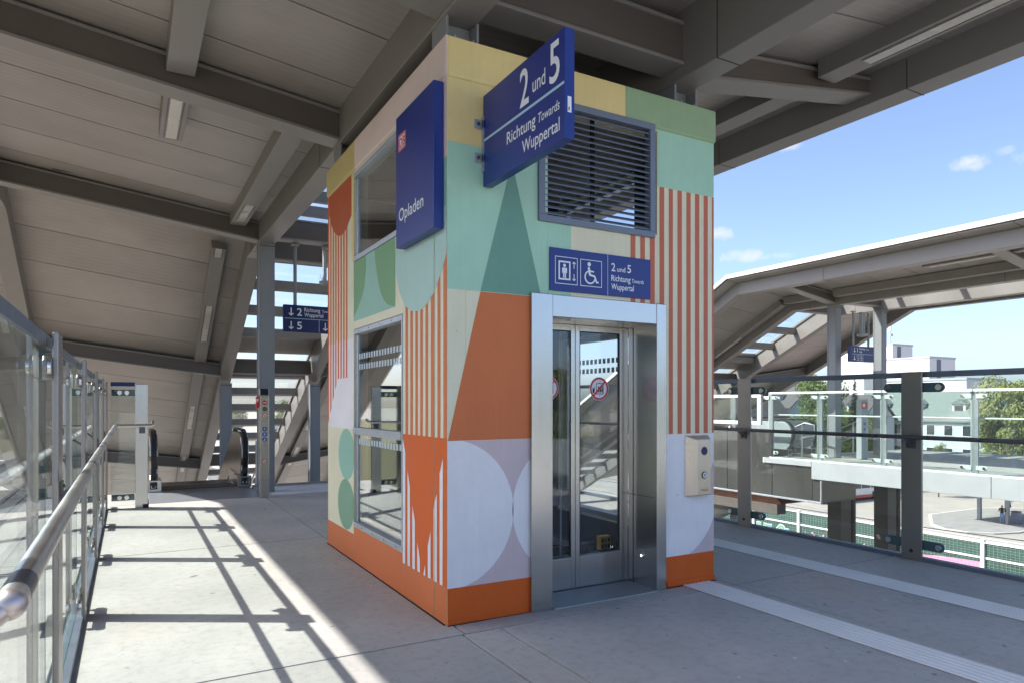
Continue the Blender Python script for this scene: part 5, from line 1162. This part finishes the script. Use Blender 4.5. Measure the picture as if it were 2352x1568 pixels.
# ------------------------------------------------------------------ overhead line
for k, (p, q, lab) in enumerate((((24.5, 60, -2.9), (24.5, -30, -2.9), 'upper overhead wire crossing above the tracks'), ((24.5, 60, -4.1), (24.5, -30, -4.1), 'lower contact wire running parallel below the upper one'), ((32.5, 60, -4.6), (32.5, -30, -4.6), 'overhead wire farther out, beside the noise barrier'), ((39.3, 60, -5.6), (39.3, -30, -5.6), 'thin brown cable strung along the top of the noise barrier'))):
    m = MB(); pts = []
    for i in range(41): u = i / 40; pts.append(tuple(Vector(p).lerp(Vector(q), u) - Vector((0, 0, .35 * math.sin(math.pi * ((u * 3) % 1))))))
    m.tube(pts, .016, 6); tag(m.build('overhead_wire', 'dark_tube'), lab, 'overhead wire')
for i, (x0, x1) in enumerate(((-8.6, 0), (-13.2, 0), (-20.5, 0), (9.2, 0), (24.5, 0), (32.5, 0))):
    t = thing('railway_track', (x0, 60, GZ + .5), 'railway track on ballast, ' + ('first left of the platform', 'second left of the platform', 'farthest left by the embankment', 'between the two platforms', 'next to the far platform', 'next to the noise barrier')[i], 'railway track')
    m = MB()
    for s in (-.75, .75): m.box(x0 + s - .035, x0 + s + .035, -110, 290, GZ + .56, GZ + .70)
    m.build('rail', 'rail', t); m = MB()
    for k in range(420): m.box(x0 - 1.3, x0 + 1.3, -60 + k * .65, -59.74 + k * .65, GZ + .42, GZ + .57)
    kind(m.build('sleepers', 'conc_grey', t), 'stuff')

# ------------------------------------------------------------------ trees
def leafcloud(clumps, n, size, rnd, mb):
    for k in range(n):
        c, r = rnd.choice(clumps)
        while True:
            d = Vector((rnd.uniform(-1, 1), rnd.uniform(-1, 1), rnd.uniform(-1, 1)))
            if .35 < d.length < 1: break
        p = Vector(c) + Vector((d.x * r[0], d.y * r[1], d.z * r[2])); nrm = (d + Vector((rnd.uniform(-.7, .7), rnd.uniform(-.7, .7), rnd.uniform(-.2, .9)))).normalized()
        a = nrm.orthogonal().normalized(); b = nrm.cross(a); q = rnd.uniform(0, 6.28); a, b = a * math.cos(q) + b * math.sin(q), b * math.cos(q) - a * math.sin(q)
        sz = size * rnd.uniform(.6, 1.3)
        mb.add([p - a * sz, p + b * sz * .55, p + a * sz, p - b * sz * .55], [(0, 1, 2, 3)])
def make_tree(seed, h, r, leaves, size, mat):
    rnd = random.Random(seed); trunk = MB(); top = h * .55
    trunk.tube([(0, 0, 0), (.1, .05, h * .2), (.0, .1, top), (.1, 0, h * .8)], [h * .03, h * .024, h * .016, h * .006], 10)
    clumps = []
    for k in range(26):
        a = rnd.uniform(0, 6.28); z = h * rnd.uniform(.32, .92); env = math.sin(math.pi * min(1, max(.08, (z / h - .2) / .84))) ** .6; rr = r * env * rnd.uniform(.35, .88)
        c = (rr * math.cos(a), rr * math.sin(a), z); s = r * rnd.uniform(.26, .42); clumps.append((c, (s, s, s * .75)))
        if k < 12: trunk.tube([(0, 0, h * rnd.uniform(.2, .5)), (c[0] * .5, c[1] * .5, z * .8), c], [h * .009, h * .006, h * .002], 5)
    cr = MB(); leafcloud(clumps, leaves, size, rnd, cr)
    t = bpy.data.objects.new('broadleaf_tree', None); COL.objects.link(t); t['_w'] = (0, 0, 0)
    trunk.build('trunk', 'bark', t); cr.build('crown', mat, t, recalc=False)
    return t
TV = [make_tree(11, 10, 4.6, 15000, .17, 'leaf'), make_tree(12, 10, 4.6, 15000, .17, 'leaf2'), make_tree(13, 9, 4.8, 15000, .17, 'leaf')]
used = set()
def put_tree(v, x, y, z, s, label, sx=1.0, group=None):
    if v not in used: t = TV[v]; used.add(v)
    else: t = copy_tree(TV[v])
    t.location = (x, y, z); t.scale = (s * sx, s * sx, s); t.rotation_euler = (0, 0, (x * 7.3 + y * 3.1) % 6.28)
    t['label'] = label; t['category'] = 'tree'; t['group'] = 'trees round the station'; return t
put_tree(0, 78.5, 54.5, GZ, 1.5, 'large dark green round tree behind the far canopy column', .62)
put_tree(1, 88.2, 37.0, GZ, 1.46, 'tall yellow-green tree at the right edge of the plaza', .66)
put_tree(1, 84.5, 43.0, GZ, .66, 'small yellow-green tree in front of the long grey-green roofed house', .42)
put_tree(2, 89, 56.5, GZ, 1.25, 'pale tree between the conifer and the white block', .5)
put_tree(0, 97, 30, GZ, 1.4, 'green tree behind the yellow-green tree at right', .7)
for i, (x, y, s, v) in enumerate(((-46, 12, 1.5, 0), (-52, 26, 1.7, 2), (-44, -4, 1.35, 2), (-58, 2, 1.9, 0), (-50, 42, 1.6, 1), (-48, -24, 1.6, 0), (-60, 60, 1.8, 2), (-55, 85, 1.9, 0), (-20, -62, 1.6, 2), (10, -70, 1.7, 0), (40, -64, 1.6, 1), (62, -50, 1.7, 2))):
    put_tree(v, x, y, GZ + (5.2 if x < -40 else 0), s, 'leafy tree ' + ('on the embankment straight left of the lift windows', 'on the embankment, second behind the tall middle one', 'on the embankment at its low near end', 'tallest and farthest back on the embankment', 'yellow-green on the embankment past the escalators', 'on the embankment behind the walkway end', 'wide one on the embankment toward the horizon', 'last one on the embankment, nearest the horizon', 'left of the open footbridge, behind the viewpoint', 'straight behind the viewpoint', 'yellow-green behind the viewpoint, near the far landing', 'right of the far landing, behind the viewpoint')[i])
for i, (x, y, s, v) in enumerate(((-22, 190, 1.2, 0), (-8, 215, 1.2, 2), (6, 205, 1.1, 0), (24, 220, 1.3, 2), (40, 200, 1.2, 0), (58, 190, 1.25, 1), (-45, 180, 1.3, 2), (70, 150, 1.3, 0), (84, 120, 1.3, 2), (15, 250, 1.4, 0))):
    put_tree(v, x, y, GZ, s, 'distant horizon tree ' + ('left of the column, above the white low building', 'just left of the pillar top', 'right of the pillar, above the grey shed', 'between the shed and the next white building', 'behind the white building right of the shed', 'yellow-green, hidden partly by the tower', 'farthest left, by the pale building', 'behind the far canopy slope', 'between blue house and white low building', 'farthest of all, straight beyond the stairs')[i], 1.3)
# conifer
def conifer(x, y, z, h):
    rnd = random.Random(5); t = thing('conifer', (x, y, z), 'slim dark conifer in front of the white tower block', 'tree')
    m = MB(); m.tube([(x, y, z), (x, y, z + h * .97)], [.28, .03], 8); m.build('trunk', 'bark', t)
    m = MB()
    for k in range(3600):
        u = rnd.random() ** .7; zz = z + h * (1 - u * .9); rr = h * .17 * u * (.7 + .3 * ((u * 14) % 1)) * rnd.uniform(.3, 1); a = rnd.uniform(0, 6.28)
        p = Vector((x + rr * math.cos(a), y + rr * math.sin(a), zz - rr * .25)); d = Vector((math.cos(a), math.sin(a), -.35)) * rnd.uniform(.25, .5); sd = Vector((-math.sin(a), math.cos(a), 0)) * .09
        m.add([p - sd, p + sd, p + d], [(0, 1, 2)])
    m.build('crown', 'needle', t, recalc=False)
conifer(81.6, 52.1, GZ, 14.6)

# ------------------------------------------------------------------ buildings across the plaza
def bld(name, x0, x1, y0, y1, h, label, mat='bldg', wins=(), bands=(), roof=None):
    t = thing(name, ((x0 + x1) / 2, (y0 + y1) / 2, GZ), label, 'building')
    w = bxo('wall', t, x0, x1, y0, y1, GZ, h, mat, 0)
    for (face, a, b, za, zb) in wins:
        if face == 'W': f = bxo('window', t, x0 - .05, x0 + .02, a, b, za, zb, 'pale', 0); bxo('pane', f, x0 - .07, x0 - .051, a + .1, b - .1, za + .1, zb - .1, 'darkglass', 0)
        else: f = bxo('window', t, a, b, y0 - .05, y0 + .02, za, zb, 'pale', 0); bxo('pane', f, a + .1, b - .1, y0 - .07, y0 - .051, za + .1, zb - .1, 'darkglass', 0)
    for (face, a, b, za, zb) in bands:
        if face == 'W': bxo('dark_band', t, x0 - .04, x0 + .02, a, b, za, zb, 'bldg_grey', 0)
        else: bxo('dark_band', t, a, b, y0 - .04, y0 + .02, za, zb, 'bldg_grey', 0)
    bxo('parapet', t, x0 - .12, x1 + .12, y0 - .12, y1 + .12, h, h + .35, 'pale', 0)
    return t
ta = bld('tower_block', 144.5, 152, 85.6, 100, 14.2, 'tall white tower block with dark vertical stripe and roof antenna', bands=[('S', 146.2, 147.6, 4, 14.0), ('W', 87.2, 88.6, 2, 14)])
bxo('lower_wing', ta, 138, 144.3, 88, 112, GZ, 6.8, 'bldg', 0)
m = MB(); m.tube([(147.5, 88, 14.4), (147.5, 88, 19.2)], .12, 6); an = m.build('antenna_mast', 'galv', ta); m = MB(); m.tube([(147.5, 88, 17.6), (147.5, 88, 19.8)], .35, 8); m.build('antenna', 'white', an); m = MB(); m.box(147, 148, 87.6, 87.9, 16.4, 17); m.build('dish', 'galv', an)
bld('office_block', 131.1, 140, 70.2, 79.5, 10.1, 'white office block with narrow slot windows and dark stripe, right of the tower block', wins=[('W', 71.2 + k * 1.6, 72.1 + k * 1.6, 4.6, 6.0) for k in range(5)], bands=[('S', 133.6, 135.0, 3.5, 9.9)])
bld('office_block', 116.2, 128, 56, 70, 5.3, 'low white block with a row of dark windows below the office block', wins=[('W', 57.2 + k * 2.6, 58.9 + k * 2.6, 1.6, 3.0) for k in range(5)] + [('W', 57.2 + k * 2.6, 58.9 + k * 2.6, -2.2, -.6) for k in range(5)] + [('S', 117.5 + k * 2.6, 119.2 + k * 2.6, 1.6, 3.0) for k in range(4)])
def house(x0, x1, y0, y1, eave, ridge, axis, label, wall='bldg', roof='roof_dark', wins=(), dormers=()):
    t = thing('house', ((x0 + x1) / 2, (y0 + y1) / 2, GZ), label, 'house')
    m = MB()
    if axis == 'y': xm = (x0 + x1) / 2; m.prism([(x0, y0, GZ), (x1, y0, GZ), (x1, y0, eave), (xm, y0, ridge - .12), (x0, y0, eave)], (0, y1 - y0, 0))
    else: ym = (y0 + y1) / 2; m.prism([(x0, y0, GZ), (x0, y1, GZ), (x0, y1, eave), (x0, ym, ridge - .12), (x0, y0, eave)], (x1 - x0, 0, 0))
    m.build('wall', wall, t)
    if axis == 'y':
        for s in (-1, 1):
            xe = x0 - .4 if s < 0 else x1 + .4; k = (ridge - eave) / ((x1 - x0) / 2)
            m = MB(); m.prism([(xm, y0 - .35, ridge), (xe, y0 - .35, eave - .4 * k), (xe, y0 - .35, eave - .4 * k + .2), (xm, y0 - .35, ridge + .2)], (0, y1 - y0 + .7, 0)); r = m.build('roof', roof, t)
    else:
        for s in (-1, 1):
            ye = y0 - .4 if s < 0 else y1 + .4; k = (ridge - eave) / ((y1 - y0) / 2)
            m = MB(); m.prism([(x0 - .35, ym, ridge), (x0 - .35, ye, eave - .4 * k), (x0 - .35, ye, eave - .4 * k + .2), (x0 - .35, ym, ridge + .2)], (x1 - x0 + .7, 0, 0)); r = m.build('roof', roof, t)
    bxo('chimney', r, (x0 + x1) / 2 - .4, (x0 + x1) / 2 + .4, (y0 + y1) / 2 + 1, (y0 + y1) / 2 + 1.8, ridge - .6, ridge + 1.1, 'conc_grey', 0)
    for (face, a, b, za, zb) in wins:
        if face == 'W': f = bxo('window', t, x0 - .05, x0 + .02, a, b, za, zb, 'white', 0); bxo('pane', f, x0 - .07, x0 - .051, a + .1, b - .1, za + .1, zb - .1, 'darkglass', 0)
        else: f = bxo('window', t, a, b, y0 - .05, y0 + .02, za, zb, 'white', 0); bxo('pane', f, a + .1, b - .1, y0 - .07, y0 - .051, za + .1, zb - .1, 'darkglass', 0)
    for (yc, zc) in dormers:
        xf = (x0 + (zc - eave) / max(.1, (ridge - eave)) * (x1 - x0) / 2) - .1
        d = bxo('dormer', t, xf, xf + 2.5, yc - .9, yc + .9, zc - .3, zc + 1.1, 'bldg', 0); bxo('pane', d, xf - .03, xf - .001, yc - .6, yc + .6, zc, zc + .85, 'darkglass', 0)
        m = MB(); m.prism([(xf - .2, yc - 1.1, zc + 1.11), (xf - .2, yc + 1.1, zc + 1.11), (xf - .2, yc, zc + 1.8)], (3, 0, 0)); m.build('dormer_roof', roof, d)
    return t
house(72.8, 80, 61.4, 65.5, -.1, 2.3, 'x', 'white gabled house at the far left of the plaza, nearest the canopy slope', wins=[('W', 62.4, 63.4, -2.2, -.9)])
house(82, 92, 62.6, 73, .9, 4.4, 'y', 'pale blue house with dark tiled roof and dormer beside the round tree', 'rend_blue', wins=[('W', 64 + k * 2.6, 65.2 + k * 2.6, -2.3, -.8) for k in range(3)] + [('W', 64 + k * 2.6, 65.2 + k * 2.6, -5.4, -3.9) for k in range(3)] + [('S', 84 + k * 2.6, 85.2 + k * 2.6, -2.3, -.8) for k in range(3)], dormers=[(66, 1.6)])
house(101, 112, 46, 66, -.9, 3.4, 'y', 'long house with grey-green roof and dormers below the white blocks', 'rend_blue', 'roof_green', wins=[('W', 47.5 + k * 2.5, 48.8 + k * 2.5, -3.2, -1.6) for k in range(7)] + [('W', 47.5 + k * 2.5, 48.8 + k * 2.5, -6.5, -4.9) for k in range(7)] + [('S', 103 + k * 2.4, 104.2 + k * 2.4, -3.2, -1.6) for k in range(3)], dormers=[(50, .3), (56, .3), (61.5, .3)])
house(92, 100, 58, 66, -.8, 2.6, 'y', 'dark roofed house with dormers behind the conifer', 'bldg', 'roof_dark', wins=[('W', 59.2 + k * 2.4, 60.4 + k * 2.4, -3.0, -1.6) for k in range(3)], dormers=[(60.2, .2), (63.6, .2)])
for i, (x0, x1, y0, y1, h, mt) in enumerate(((-40, -30, 150, 172, -4, 'bldg'), (-12, 8, 165, 180, -4.5, 'pale'), (26, 44, 160, 176, -3.6, 'bldg'), (-95, -72, 10, 40, 7.5, 'bldg'), (-100, -80, -40, -12, 6.5, 'pale'), (120, 150, 110, 135, -1, 'bldg'), (100, 120, 84, 98, -1.5, 'pale'))):
    bld('low_building', x0, x1, y0, y1, h, ('pale low building beside the left tracks in the distance', 'grey low shed straight beyond the stairs in the distance', 'white low building right of the distant shed', 'white building on the left beyond the embankment trees', 'grey building on the left, behind the viewpoint', 'white low building far behind the blue house', 'grey low building behind the round tree')[i], mt,
        wins=[('S', x0 + 1 + k * 3, x0 + 2.6 + k * 3, h - 2.2, h - .8) for k in range(int((x1 - x0 - 2) / 3))] + ([('W', y0 + 1 + k * 3, y0 + 2.6 + k * 3, h - 2.2, h - .8) for k in range(int((y1 - y0 - 2) / 3))] if x0 > 50 else []))
# yard fence and second platform roof seen through the lower rooflights
fe = thing('yard_fence', (0, 120, GZ), 'pale lattice fence across the far end of the tracks', 'fence')
for k in range(34):
    x = -40 + k * 2.5; bxo('post', fe, x - .05, x + .05, 120, 120.1, GZ, GZ + 3.2, 'pale', 0)
for z in (.6, 1.4, 2.2, 3.0): bxo('rail', fe, -40, 43, 119.9, 119.98, GZ + z - .05, GZ + z + .05, 'pale', 0)
